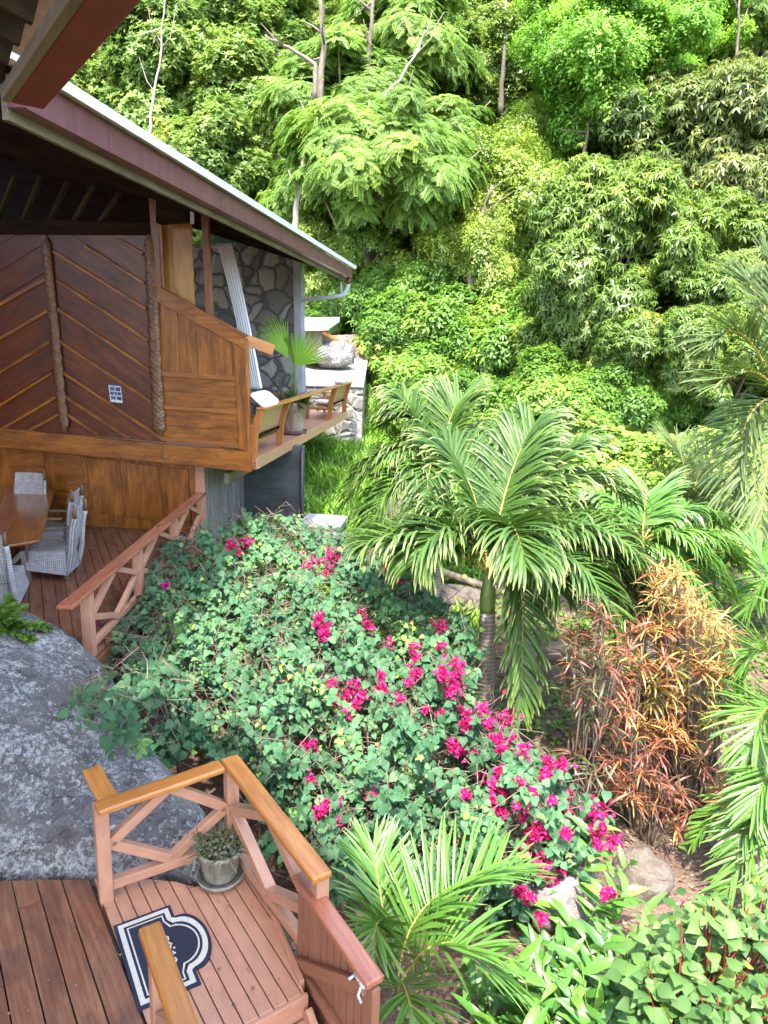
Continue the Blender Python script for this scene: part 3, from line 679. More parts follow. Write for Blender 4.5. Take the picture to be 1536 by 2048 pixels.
MB().prism([V3(-13.9,7.3,ZD-.05), V3(edge_x(7.8)-.05,7.8,ZD-.05), V3(edge_x(14.2)-.05,14.2,ZD-.05), V3(-13.9,15.4,ZD-.05)], -UP*.03, UP).build('deck_frame', 'dark_wood', deck)

def railing(name, label, posts, rail_ends, zf, zr, mat='salmon_paint', pw=.1, rw=.15, low=.12, top='rail_wood', cat='railing', diamonds=None):
    o = empty(name, V3(posts[0][0], posts[0][1], zf), label, cat)
    H = zr-zf
    for p in posts: MB().beam(V3(p[0],p[1],zf-.25), V3(p[0],p[1],zr-.05), pw, pw, nrm(V3(posts[-1][0]-posts[0][0], posts[-1][1]-posts[0][1], 0))).build('post', mat, o, .008)
    MB().beam(V3(*rail_ends[0],zr-.025), V3(*rail_ends[1],zr-.025), rw, .05).build('handrail', top, o, .014)
    for a, b in zip(posts[:-1], posts[1:]):
        a3, b3 = V3(a[0],a[1],0), V3(b[0],b[1],0); d = nrm(b3-a3); a3 = a3+d*pw*.5; b3 = b3-d*pw*.5; mid = (a3+b3)/2
        zl, zm, zt = zf+low, zf+(H+low)*.5-.02, zr-.06
        MB().beam(a3+UP*zl, b3+UP*zl, .075, .085).build('bottom_rail', mat, o, .006)
        for q0, q1 in ((a3+UP*zm, mid+UP*zt),(mid+UP*zt, b3+UP*zm),(b3+UP*zm, mid+UP*(zl+.05)),(mid+UP*(zl+.05), a3+UP*zm)):
            MB().beam(q0, q1, .07, .08).build('brace', mat, o, .006)
    return o
d = nrm((R1-R0)*V3(1,1,0)); P = lambda t: (R0+d*t)[:2]
LR = np.linalg.norm(R1-R0)
railing('deck_railing', 'long railing with diamond braces and a dark varnished rail along the dining terrace', [P(.62), P(.62+(LR-.75)/3), P(.62+(LR-.75)*2/3), P(LR-.13)], (P(0), P(LR+.1)), ZD, 1.9, top='dark_rail_wood', pw=.13, rw=.19)

# dining furniture
def table():
    c = onz(20,1042,1.76); o = empty('dining_table', V3(c[0],c[1],ZD), 'polished reddish dining table with a dark central strip', 'table')
    ring = [onz(x, y, 1.76) for x, y in ((-95,985),(-70,974),(10,971),(84,969),(108,971),(111,976),(106,990),(84,1073),(78,1080),(30,1088),(-20,1094),(-110,1098))]
    MB().prism(ring, -UP*.045, nrm(ring[5]-ring[8])).build('tabletop', 'table_wood', o, .012)
    st = [onz(x, y, 1.763) for x, y in ((17,972),(45,971),(6,1090),(-40,1094))]; MB().prism(st, -UP*.002, nrm(st[0]-st[3])).build('inlay', 'dark_rail_wood', o)
    for x, y in ((-30,1000),(80,985),(62,1062),(-60,1075)):
        p = onz(x, y, 1.7); MB().beam(V3(p[0],p[1],ZD), V3(p[0],p[1],1.715), .09, .09, V3(0,1,0)).build('leg', 'old_wood', o, .01)
    return c
tc_ = table()
def chair(c, facing, label, horn=True):
    fx = nrm(facing); sd = V3(fx[1], -fx[0], 0); o = empty('wicker_chair', c, label, 'chair', 'wicker chairs at the dining table')
    c = np.asarray(c, float); P_ = lambda a, b, z: c+fx*a+sd*b+UP*z
    # woven seat box with flaring skirt
    n = 12; vs, fs, gs = [], [], []
    def shell(rows, nm, close=True):
        vs, fs, gs = [], [], []; k = len(rows[0])
        for i, row in enumerate(rows):
            for j, p in enumerate(row): vs.append(p); gs.append(V3(i*.11, j*.11, 0))
        for i in range(len(rows)-1):
            for j in range(k-1): fs.append((i*k+j, i*k+j+1, (i+1)*k+j+1, (i+1)*k+j))
        ob = mesh_np(nm, np.array(vs), fs, 'wicker', o, gr=np.array(gs), smooth=False); md = ob.modifiers.new('thick', 'SOLIDIFY'); md.thickness = .03; md.offset = 0
    per = []
    hw, df, db = .30, .34, -.26
    for t in np.linspace(0, 1, 9): per.append((df, -hw+2*hw*t))
    for t in np.linspace(0, 1, 8)[1:]: per.append((df+(db-df)*t, hw))
    for t in np.linspace(0, 1, 9)[1:]: per.append((db, hw-2*hw*t))
    for t in np.linspace(0, 1, 8)[1:]: per.append((db+(df-db)*t, -hw))
    rows = []
    for q in np.linspace(0, 1, 6):
        fl = 1+.10*(1-q)**2; rows.append([P_(a*fl, b*fl, (.10+.05*math.cos(b/hw*1.6)*(abs(a-df) < .02) + .10*(a-db)/(df-db)*(1-abs(b)/hw*.0))*(1-q)+.50*q) for a, b in per])
    shell(rows, 'seat_skirt')
    shell([[P_(df+(db-df)*i/6, -hw+2*hw*j/6, .505+.012*math.sin(i+j)) for j in range(7)] for i in range(7)], 'seat')
    shell([[P_(db-.02-.16*(z/.72)**1.5-.03*math.sin(z*6)-.04*(1-((j-3)/3)**2), (-hw+2*hw*j/6)*(1-.08*z), .46+z) for j in range(7)] for z in np.linspace(0, .72, 12)], 'backrest')
    for b in (-hw, hw):
        pts = [P_(db-.02-.16*(z/.72)**1.5-.03*math.sin(z*6), b*(1-.08*z), .12+z*1.12) for z in np.linspace(0, .82, 14)]
        MB().tube(pts, .042, 8).build('back_post', 'wicker', o, smooth=True)
        MB().tube([pts[-1], pts[-1]+UP*.08+fx*.0, pts[-1]+UP*.17-fx*.015, pts[-1]+UP*.22+fx*.03], [.036,.034,.028,.016], 8).build('horn_finial', 'carved_wood', o, smooth=True)
        MB().beam(P_(db,b,.74), P_(df-.02,b,.72), .07, .035).build('armrest', 'old_wood', o, .01)
        MB().beam(P_(df-.03,b,.0), P_(df-.03,b,.70), .05, .05, fx).build('leg', 'old_wood', o, .008)
        MB().beam(P_(db,b*.95,.0), P_(db,b*.95,.2), .05, .05, fx).build('leg', 'old_wood', o, .008)
    return o
def flr(x, y): return onz(x, y, ZD)
chair(flr(112,1150), V3(-1,-.12,0), 'pale wicker armchair on the near right side of the dining table')
chair(flr(110,1108), V3(-1,-.12,0), 'pale wicker armchair on the far right side of the dining table near the wall')
chair(flr(45,1072), V3(-.05,-1,0), 'pale wicker chair at the head of the dining table with its back to the wall')
chair(flr(-2,1212), V3(-.25,1,0), 'pale wicker chair at the near end of the dining table, behind the fern')

# ------------------------------------------------------------------ landing, old deck, railings, stair
ZL = .6
DB = hdir(-250); DA = V3(-DB[1], DB[0], 0)*-1           # DB away to the left, DA to the right
O = onz(601,1973,ZL)
def ld(a, b, z=ZL): p = O+DA*a+DB*b; return V3(p[0], p[1], z)
LW = .975
zf_ = lambda x, y: onz(x, y, ZL)
land = empty('landing_deck', ld(-.5,.6,ZL-.2), 'salmon painted landing of narrow boards in front of the grey boulder', 'deck')
reg = [ld(-LW,-.05), ld(.0,-.05), zf_(601,1960), zf_(502,1738), zf_(455,1735), zf_(415,1768), zf_(388,1774), zf_(352,1763), zf_(300,1758), zf_(240,1757), zf_(188,1757)]
boards('deck_boards', 'salmon_paint', reg, ZL, DB, .107, .007, .04, land)
MB().beam(ld(-LW,-.065,ZL-.11), ld(.02,-.065,ZL-.11), .035, .2).build('front_board', 'salmon_paint', land, .006)
sb0, sb1 = zf_(604,1968), zf_(506,1740); MB().beam(sb0-UP*.10, sb1-UP*.10, .04, .26).build('side_board', 'salmon_paint', land, .006)
MB().prism([ld(-LW+.02,-.02,ZL-.05), ld(-.02,-.02,ZL-.05), ld(.05,1.2,ZL-.05), ld(-LW+.02,1.2,ZL-.05)], -UP*.03, UP).build('joist_frame', 'dark_wood', land)
old = empty('timber_deck', ld(-2.5,.5,ZL-.2), 'weathered brown plank deck beside the salmon landing', 'deck')
e_ = zf_(186,1759)
reg = [ld(-LW-.008,-2.6), ld(-LW-.008,np.dot(e_-O, DB)), zf_(60,1761), zf_(-80,1766), V3(-4.2,5.1,0), V3(-6,5.3,0), V3(-6.2,.2,0)]
boards('deck_boards', 'deck_wood', reg, ZL+.004, DB, .185, .010, .045, old, .12, True)
MB().prism([ld(-LW-.03,-2.5,ZL-.06), ld(-LW-.03,1.3,ZL-.06), V3(-6,5.2,ZL-.06), V3(-6.1,.3,ZL-.06)], -UP*.03, UP).build('joist_frame', 'dark_wood', old)
ZR = 1.5
q = onz(212,1795,ZL); p0 = q[:2]; p1 = onz(462,1524,ZR)[:2]; p2 = onz(640,1730,ZR)[:2]
ra0, ra1 = onz(192,1613,ZR)[:2], onz(444,1527,ZR)[:2]
rr = railing('landing_railing', 'honey varnished railing with diamond braces around the salmon landing', [p0, p1], (ra0, ra1), ZL, ZR, pw=.105, rw=.15)
rb0, rb1 = onz(458,1513,ZR)[:2], onz(645,1752,ZR)[:2]
# second side of the same railing
d2 = nrm(V3(*(rb1-rb0),0)); b3 = V3(*p1,0)
MB().beam(V3(*p2,ZL-.3), V3(*p2,ZR-.05), .1, .1, d2).build('post', 'salmon_paint', rr, .008)
MB().beam(V3(*rb0,ZR-.021), V3(*rb1,ZR-.021), .155, .052).build('handrail', 'rail_wood', rr, .014)
a3, c3 = V3(*p1,0)+d2*.05, V3(*p2,0)-d2*.05; mid = (a3+c3)/2; zl, zm, zt = ZL+.10, ZL+.48, ZR-.06
MB().beam(a3+UP*zl, c3+UP*zl, .075, .085).build('bottom_rail', 'salmon_paint', rr, .006)
for q0, q1 in ((a3+UP*zm, mid+UP*zt),(mid+UP*zt, c3+UP*zm),(c3+UP*zm, mid+UP*(zl+.05)),(mid+UP*(zl+.05), a3+UP*zm)):
    MB().beam(q0, q1, .09, .08).build('brace', 'salmon_paint', rr, .006)
s0, s1 = onz(218,1592,ZR)[:2], onz(182,1527,ZR)[:2]
MB().beam(V3(*s0,ZR-.055), V3(*s1,ZR-.055), .15, .05).build('handrail', 'rail_wood', rr, .012)
# stair and its boarded side screen
st = empty('garden_stair', ld(-.8,-.4,ZL-.6), 'salmon wooden stair going down from the landing', 'stairs')
for k in range(1, 4):
    MB().beam(ld(-LW+.02,-.065-.27*(k-.5)-.03,ZL-.17*k-.02), ld(-.02,-.065-.27*(k-.5)-.03,ZL-.17*k-.02), .26, .04).build('tread', 'salmon_paint', st, .006)
MB().beam(ld(.0,-.06,ZL-.16), ld(.0,-1.1,ZL-.86), .05, .22).build('stringer', 'salmon_paint', st, .006)
scr = empty('boarded_screen', ld(.12,-.5,ZL-.8), 'brown boarded side screen with a sloping purple cap and steel latch by the stair', 'screen')
SP = ld(.10,0); sc_ = lambda x, y, d=0: onp(x, y, SP-DA*d, DA)
tl, br = sc_(596,1760), sc_(741,1968); q1 = V3(br[0],br[1],-1.3); q0 = V3(tl[0],tl[1],-.5)
m = MB(); n = 11; dirh = (br-tl)*V3(1,1,0)
for i in range(n):
    a, b = i/n, (i+1)/n-.012
    m.prism([V3(*(tl+dirh*a)[:2],-1.3), V3(*(tl+dirh*b)[:2],-1.3), tl+(br-tl)*b, tl+(br-tl)*a], DA*.03, UP)
m.build('screen_boards', 'brown_paint', scr, .004)
MB().beam(tl-(br-tl)*.02+DA*.02+UP*.02, br+(br-tl)*.03+DA*.02+UP*.02, .13, .05, np.cross(nrm(br-tl), DA)*-1 if np.cross(nrm(br-tl), DA)[2] < 0 else np.cross(nrm(br-tl), DA)).build('cap', 'purple_wood' if 'purple_wood' in MATS else 'dark_rail_wood', scr, .012)
a_, b_ = sc_(599,1928,.02), sc_(728,1975,.02); MB().beam(a_, b_, .045, .09).build('batten', 'brown_paint', scr, .006)
a_, b_ = sc_(599,1935,.02), sc_(690,2075,.02); MB().beam(a_, b_, .045, .08).build('brace', 'brown_paint', scr, .006)
MB().beam(V3(br[0],br[1],-1.3)+DA*.02, br+DA*.02-UP*.02, .08, .06, DA).build('post', 'brown_paint', scr, .006)
l0, l1 = sc_(709,1946,.03), sc_(729,1976,.03)
lt = MB().tube([l0, l1], .013, 10).build('latch', 'steel', scr, smooth=True)
MB().tube([l0+(l1-l0)*.1-DA*.01, l0+(l1-l0)*.1-DA*.05-UP*.01], .009, 8).build('bolt', 'steel', lt, smooth=True)
MB().tube([l0+(l1-l0)*.75, l0+(l1-l0)*.8-DA*.03-UP*.06, l1-DA*.02-UP*.10], .009, 8).build('hook', 'steel', lt, smooth=True)
# rail crossing the foreground above the mat
ZF = 1.55
f0_, f1_ = onz(298,1846,ZF), onz(392,2110,ZF)
fr = empty('stair_railing', V3(f0_[0],f0_[1],ZL), 'nearest varnished stair rail, worn pale at its end, crossing over the doormat', 'railing')
MB().beam(f0_-UP*.03, f1_-UP*.03, .135, .06).build('handrail', 'rail_wood', fr, .02)
fd = nrm(f1_-f0_)
MB().beam(V3(*(f0_+fd*.17)[:2],ZL-.1), V3(*(f0_+fd*.17)[:2],ZF-.06), .09, .09, fd).build('post', 'salmon_paint', fr, .008)
MB().beam(V3(*(f0_+fd*.2)[:2],ZL+.45), V3(*(f0_+fd*.75)[:2],ZL+.9), .07, .08).build('brace', 'salmon_paint', fr, .006)
MB().beam(V3(*(f0_+fd*.2)[:2],ZL+.45), V3(*(f0_+fd*.75)[:2],ZL+.1), .07, .08).build('brace', 'salmon_paint', fr, .006)
# doormat
mat_o = empty('doormat', onz(310,1920,ZL+.006), 'navy half-round doormat with a cream double border', 'doormat')
TL, TR, BL = onz(227,1855,ZL), onz(340,1813,ZL), onz(281,2023,ZL)
ex = nrm(TR-TL); ey = nrm((BL-TL)-ex*np.dot(BL-TL, ex)); WX, LY = np.linalg.norm(TR-TL), np.linalg.norm(BL-TL)
def outline(inset, nb=22):
    w_, pts = WX, []
    x0, y0, x1, y1 = inset, inset, w_-inset, LY-inset
    pts += [(x0,y0),(x1,y0)]
    h0, h1 = LY*.16, LY*.84; r_ = (h1-h0)/2-inset; cx, cy_ = w_+.02-inset*.3, (h0+h1)/2
    bump = WX*.36
    pts.append((x1, h0+inset*.2))
    for k in range(nb+1):
        a = -math.pi/2+math.pi*k/nb; pts.append((x1+.03+(bump-.0)*math.cos(a), cy_+r_*math.sin(a)))
    pts += [(x1, h1-inset*.2),(x1,y1),(x0,y1)]
    return pts
def mat_layer(name, inset, z, t, mat, inner=None):
    P3 = lambda p, z_: TL*V3(1,1,0)+ex*p[0]+ey*p[1]+UP*z_
    a = outline(inset); m = MB()
    if inner is None: m.prism([P3(p, z) for p in a], UP*t, ex)
    else:
        b = outline(inner); n = len(a); vs = [P3(p, z+t) for p in a]+[P3(p, z+t) for p in b]
        m.add(vs, [(i, (i+1) % n, n+(i+1) % n, n+i) for i in range(n)], vs)
    return m.build(name, mat, mat_o)
mat_layer('pile', 0, ZL+.002, .014, 'mat_navy')
mat_layer('border', .024, ZL+.002, .0165, 'mat_cream', .060)
mat_layer('inner_border', .079, ZL+.002, .0165, 'mat_cream', .09)
m = MB()                                                       # what shows of the script lettering beside the rail
P3 = lambda x, y: onz(220+x/5.486, 1780+y/5.486, ZL+.019)
for pts in ([(618,512),(640,520),(642,545),(622,552)], [(640,572),(668,590),(684,588)], [(668,600),(664,640)], [(692,632),(712,628),(706,640)], [(690,668),(702,690),(718,684),(694,700)], [(712,742),(732,760),(728,782),(710,772)]):
    m.tube([P3(*p) for p in pts], .0055, 6)
m.build('lettering', 'mat_cream', mat_o)
m = MB()                                                       # screw heads along the joists
for i in range(9):
    for b_ in (.12, .62, 1.1):
        for da in (.025, .078):
            c_ = ld(-LW+.107*i+da+.004, b_+RNG.uniform(-.012,.012)); 
            if b_ < 1 or i > 3: m.tube([c_-UP*.004, c_+UP*.0012], .0042, 6)
pass
# weathered flower pot in the corner
pc = onz(441,1757,ZL); pot = empty('flower_pot', V3(pc[0],pc[1],ZL), 'mossy clay flower pot of wilting weeds on a saucer in the landing corner', 'flower pot')
b_ = V3(pc[0],pc[1],ZL)
MB().lathe([(0,.012),(.16,.012),(.185,.03),(.20,.065),(.19,.068),(.172,.035),(0,.03)], b_, 36).build('saucer', 'mossy_clay', pot, smooth=True)
MB().lathe([(0,.035),(.125,.035),(.135,.06),(.168,.26),(.178,.262),(.184,.30),(.180,.315),(.168,.312),(.160,.27),(0,.265)], b_, 40).build('pot', 'mossy_clay', pot, smooth=True)
MB().lathe([(.0,.285),(.10,.282),(.166,.275)], b_, 24).build('compost', 'soil', pot, smooth=True)
POT_C = b_+UP*.28
# ------------------------------------------------------------------ near house eave over the viewer
ZE = 6.2
e0, e1 = onz(228,0,ZE), onz(56,213,ZE); ed = nrm(e1-e0); eo = V3(ed[1],-ed[0],0)        # eo points out, to the right
if eo[0] < 0: eo = -eo
nh = empty('timber_house', V3(-4,-1,-.5), 'near house roof corner with dark rafters and a red eave gutter overhead', 'house')
es = e1; et = e1-ed*9.5
MB().beam(es, et, .17, .13, anchor=(0,1)).build('gutter', 'red_paint', nh, .01)
MB().beam(es-eo*.11, et-eo*.11, .05, .07, anchor=(0,1)).build('eave_board', 'old_wood', nh, .006)
NS = math.tan(math.radians(17))
def nr(t, s, h=0): p = es-ed*t-eo*s; return V3(p[0],p[1],ZE+.16+NS*s+h)
ts_ = [float(np.dot(e1-onz(x, y, ZE), ed)) for x, y in ((46,181),(66,147),(95,110),(130,65))]; stp = (ts_[-1]-ts_[0])/3
ts_ = [ts_[0]-stp]+[ts_[0]+stp*k for k in range(17)]
for k, t in enumerate(ts_):
    if t > 0: MB().beam(nr(t,.12,-.04), nr(t,8.5,-.04), .04, .11).build('rafter', 'shaded_wood', nh, .004)
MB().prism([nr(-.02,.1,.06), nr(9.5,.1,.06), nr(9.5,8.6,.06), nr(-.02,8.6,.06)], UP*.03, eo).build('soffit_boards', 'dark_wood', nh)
MB().prism([nr(-.05,-.05,.10), nr(9.5,-.05,.10), nr(9.5,8.6,.10), nr(-.05,8.6,.10)], UP*.04, eo).build('roof_sheet', 'roof_sheet', nh)
MB().beam(nr(0,.1,-.0), nr(0,8.5,-.0), .06, .2).build('barge_board', 'dark_wood', nh)

MB().prism([V3(-9.6,-4,-.5), V3(-9.6,2.6,-.5), V3(-9.6,2.6,8.5), V3(-9.6,-4,8.5)], V3(-.2,0,0), UP).build('side_wall', 'panel_wood', nh)  # unseen wall added to cut daylight on the chevron wall
MB().prism([V3(-9.6,2.6,-.5), V3(-5.0,2.2,-.5), V3(-5.0,2.2,6.4), V3(-9.6,2.6,7.6)], V3(0,-.2,0), UP).build('unseen_front_wall', 'panel_wood', nh)  # also added out of view, blocks daylight from the chevron wall
# ------------------------------------------------------------------ rocks, stone terrace, shed
from mathutils import noise as mnoise
def rock(name, c, r, label, mat, seed=0, rough=.18, sub=5, warp=None, rot=0, cat='boulder', group=None, freq=.9):
    import bmesh
    bm = bmesh.new(); bmesh.ops.create_icosphere(bm, subdivisions=sub, radius=1)
    for v in bm.verts:
        n = Vector(v.co); q = n*1.0
        d_ = 1+rough*mnoise.fractal(n*freq*1.6+Vector((seed*7.3, seed, 2)), 1.0, 2.0, 4)+rough*.25*mnoise.fractal(n*7+Vector((seed, 0, 0)), 1.0, 2.0, 3)
        q = n*d_; q = Vector((math.copysign(abs(q.x)**.85, q.x), math.copysign(abs(q.y)**.85, q.y), math.copysign(abs(q.z)**.8, q.z)))
        q = Vector((q.x*r[0], q.y*r[1], q.z*r[2]))
        if warp: q = warp(q)
        v.co = q
    me = bpy.data.meshes.new(name); bm.to_mesh(me); bm.free()
    for p in me.polygons: p.use_smooth = True
    me.materials.append(MATS[mat]); o = bpy.data.objects.new(name, me); COL.objects.link(o); o.location = tuple(c); o.rotation_euler.z = rot
    return tag(o, label, cat, group)
def big_boulder():
    """loft of rounded sections along x: steep broken front over the planks, back sinking into the slope, falling away to the right"""
    sil = [aty(x, y, Y) for x, y, Y in ((-260,1215,7.0),(-120,1235,7.0),(0,1272,7.0),(55,1292,6.9),(100,1330,6.75),(140,1385,6.5),(180,1440,6.25),(225,1495,6.0),(280,1548,5.8),(335,1605,5.55),(385,1660,5.35),(408,1740,5.15))]
    xs = np.array([p[0] for p in sil]); zs = np.array([p[2] for p in sil]); ys = np.array([p[1] for p in sil])
    n, k = 150, 90; V, Fc = [], []; X = np.linspace(-6.8, xs[-1]+.05, n)
    for i, x in enumerate(X):
        zt = np.interp(x, np.r_[-6.8, xs], np.r_[2.0, zs]); yr = np.interp(x, np.r_[-6.8, xs], np.r_[7.4, ys]); yf = 4.97+.05*math.sin(x*3)+.02*math.sin(x*11)+(.18*max(0, x+2.05)); yb = yr+max(.35, (zt-.2)*1.1); zb = -.3
        for j in range(k):
            a = math.pi*j/(k-1); c, s_ = math.cos(a), math.sin(a); e = .72 if c > 0 else .9
            y = yr-(yr-yf)*math.copysign(abs(c)**e, c) if c > 0 else yr+(yb-yr)*abs(c)**.9
            z = zb+(zt-zb)*abs(s_)**(.62 if c > 0 else .8); q = V3(x, y, z); v = Vector(q*1.1)
            d = .13*mnoise.fractal(v*.9, 1, 2, 4)+.035*mnoise.fractal(v*4.5, 1, 2, 4)
            q = q+V3(0,-c,s_)*d*(1 if z > .75 else .4); q[1] = max(q[1], 4.945) if z < 1 else q[1]; V.append(q)
    for i in range(n-1):
        for j in range(k-1): a = i*k+j; Fc.append((a, a+k, a+k+1, a+1))
    Fc.append(tuple(range((n-1)*k, n*k))[::-1])
    o = mesh_np('boulder', np.array(V), Fc, 'boulder_rock', smooth=True, org=V3(-3.6,6,0)); tag(o, 'huge grey boulder with white lichen behind the landing railing', 'boulder')
big_boulder()
rock('boulder', V3(-1.42,5.26,.36), (.45,.30,.36), 'low mossy rock ledge poking through the landing under the railing', 'boulder_rock', 5, .2, 5, rot=math.radians(-25))
def grock(px, py, r, label, mat, seed, rough=.28, sub=4, rot=0, lift=.3):
    p = ong(px, py); rock('boulder', p+UP*r[2]*lift, r, label, mat, seed, rough, sub, rot=rot)
grock(1122, 1830, (.40,.30,.42), 'pale pinkish rock with sharp edges below the bougainvillea tip', 'pink_rock', 8, .35, rot=.5)
grock(1278, 1775, (.30,.30,.34), 'brown flat topped rock standing in the bare soil', 'brown_rock', 9, .3, rot=.2)
grock(1100, 1345, (.55,.4,.42), 'dark rock behind the palm trunk', 'brown_rock', 11)
grock(905, 1215, (.7,.45,.32), 'brown rock under the fallen trunk beside the thin palm trunk', 'brown_rock', 12)
grock(798, 1050, (.38,.35,.55), 'pointed brown rock in the grass left of the thin palm', 'brown_rock', 14)
grock(1090, 1150, (.5,.4,.35), 'grey rock in the undergrowth right of the palm crown base', 'brown_rock', 19)
grock(783, 750, (.55,.5,.45), 'small brown boulder on the grass slope beyond the terrace', 'brown_rock', 17)
grock(805, 770, (.55,.45,.2), 'flat pale rock just below the small brown boulder', 'brown_rock', 18)
p = aty(690,712,30); rock('boulder', V3(p[0]-.4,p[1]+2.5,p[2]-.3), (2.1,1.6,1.15), 'rounded tan boulder behind the stone terrace', 'brown_rock', 15, .2, 5)
p = aty(664,700,26); rock('boulder', V3(p[0],p[1]+1.2,p[2]-.2), (.75,.6,.5), 'speckled grey stone at the back of the stone terrace', 'boulder_rock', 16, .25, 4)
# stone terrace beyond the balcony
TY = 24.0
ter = empty('stone_terrace', aty(668,900,TY), 'sunlit rubble stone terrace with a concrete top beyond the balcony', 'terrace')
tf = lambda x, y: onp(x, y, aty(668,900,TY), G)
fl_, fr_ = tf(560,772), tf(726,776); bl_, br_ = fl_+G*9+UP*1.35, aty(735,721,TY+8.0)
low = V3(0,0,-3.4)
MB().prism([fl_, fr_, fr_+low, fl_+low], G*.35, W).build('rubble_face', 'pale_stone', ter)
MB().prism([fr_+G*.352-W*.3, br_-W*.3, br_+low*1.4-W*.3, fr_+low+G*.352-W*.3], W*.28, G).build('side_wall', 'pale_stone', ter)
MB().prism([fl_-G*.05+UP*.004, fr_-G*.05+W*.03+UP*.004, br_+W*.03+UP*.004, bl_+UP*.004], UP*.14, G).build('concrete_top', 'concrete', ter, .03)
# little roofed shed
sh = empty('garden_shed', aty(632,690,25), 'small shed with a white sheet roof at the back of the terrace', 'shed')
sf = lambda x, y: onp(x, y, aty(632,690,26.5), G)
MB().prism([sf(560,664), sf(656,660), sf(656,650), sf(560,652)], G*2.2+UP*.35, W).build('roof', 'roof_sheet', sh, .01)
MB().prism([sf(565,664)+G*.3, sf(640,661)+G*.3, sf(640,720)+G*.3, sf(565,725)+G*.3], G*1.6, UP).build('wall', 'old_wood', sh)
MB().beam(sf(643,664)+G*.2, sf(680,690)+G*.9, .1, .1).build('brace', 'rail_wood', sh)
# concrete box and fallen trunk on the slope
c = ong(655,1085)+UP*.45; cb = empty('concrete_box', c, 'low grey concrete drain box half hidden by the bougainvillea', 'drain box')
MB().prism([c+W*a+G*b for a, b in ((-.55,-.4),(.32,-.4),(.32,.5),(-.55,.5))], -UP*.9, W).build('box', 'quoin_concrete', cb, .01)
MB().prism([c+W*a+G*b+UP*.08 for a, b in ((-.6,-.45),(.37,-.45),(.37,.55),(-.6,.55))], -UP*.078, W).build('lid', 'quoin_concrete', cb, .015)
l0, l1 = ong(770,1140)+UP*.3, ong(965,1200)+UP*.35; l0 = l0+(l0-l1)*.15; l1 = l1+(l1-l0)*.1
lg = MB().tube([l0+(l1-l0)*t+UP*.03*math.sin(t*5) for t in np.linspace(0, 1, 9)], [.10,.10,.095,.09,.09,.085,.08,.08,.075], 12).build('fallen_trunk', 'log_wood', smooth=True, org=l0)
tag(lg, 'fallen bare trunk lying across the slope behind the palms', 'log')

# ------------------------------------------------------------------ leaf scattering
def rownorm(a): return a/np.maximum(np.linalg.norm(a, axis=-1, keepdims=True), 1e-9)
def scatter(tv, tf, tl, P, X, Z, s, tint):
    """copies of a leaf template: X along the leaf, Z its face normal"""
    X = rownorm(X); Y = rownorm(np.cross(Z, X)); Z = np.cross(X, Y); n, k = len(P), len(tv)
    s = np.broadcast_to(np.asarray(s, float).reshape(-1, 1, 1) if np.ndim(s) else s, (n, 1, 1))
    v = P[:, None, :] + s*(tv[None, :, 0:1]*X[:, None, :] + tv[None, :, 1:2]*Y[:, None, :] + tv[None, :, 2:3]*Z[:, None, :])
    f = (tf[None] + (np.arange(n)*k)[:, None, None]).reshape(-1, 4)
    return v.reshape(-1, 3), f, np.repeat(tint, k), np.tile(tl, n)
class Bag:
    def __init__(s): s.v, s.f, s.t, s.l, s.n = [], [], [], [], 0
    def add(s, v, f, t, l): s.v.append(v); s.f.append(f+s.n); s.t.append(t); s.l.append(l); s.n += len(v)
    def build(s, name, mat, parent=None, org=None, smooth=False):
        return mesh_np(name, np.concatenate(s.v), np.concatenate(s.f), mat, parent, np.concatenate(s.t), np.concatenate(s.l), smooth=smooth, org=org)
def blade(xs, ws, zs, fold=.25):
    """leaf template along +x from half widths and heights, folded on the midrib"""
    n = len(xs); v = []; l = []
    for x, w_, z in zip(xs, ws, zs): v += [(x, w_, z+w_*fold), (x, 0, z), (x, -w_, z+w_*fold)]; l += [max(0, x)]*3
    f = []
    for i in range(n-1):
        a = 3*i; f += [(a, a+3, a+4, a+1), (a+1, a+4, a+5, a+2)]
    return np.array(v, float), np.array(f, int), np.array(l, float)/max(xs)
HEART = blade([0,-.07,.06,.24,.44,.64,.84,1], [.03,.20,.37,.43,.38,.26,.11,.008], [0,0,.02,.035,.03,.0,-.06,-.14], .10)
OVATE = blade([0,.15,.4,.68,1], [.02,.30,.40,.24,.008], [0,.03,.03,-.03,-.16], .10)
OVATE2 = blade([0,.10,.25,.42,.6,.8,1], [.02,.22,.37,.40,.29,.12,.006], [0,.02,.05,.03,-.05,-.17,-.33], .16)
OVATE3 = blade([0,.10,.25,.42,.6,.8,1], [.02,.25,.40,.42,.30,.13,.006], [0,.03,.04,.05,.03,-.03,-.12], -.06)
LANCE = blade([0,.12,.35,.62,.85,1], [.015,.085,.125,.105,.05,.004], [0,.03,.05,.02,-.05,-.13], .3)
NARROW = blade([0,.3,.6,.85,1], [.025,.042,.042,.03,.004], [0,.05,.02,-.10,-.24], .3)
STRAP = blade([0,.3,.6,.85,1], [.03,.045,.042,.03,.004], [0,.06,.05,-.04,-.14], .3)
def unit(n, rng=RNG): return rownorm(rng.normal(size=(n, 3)))

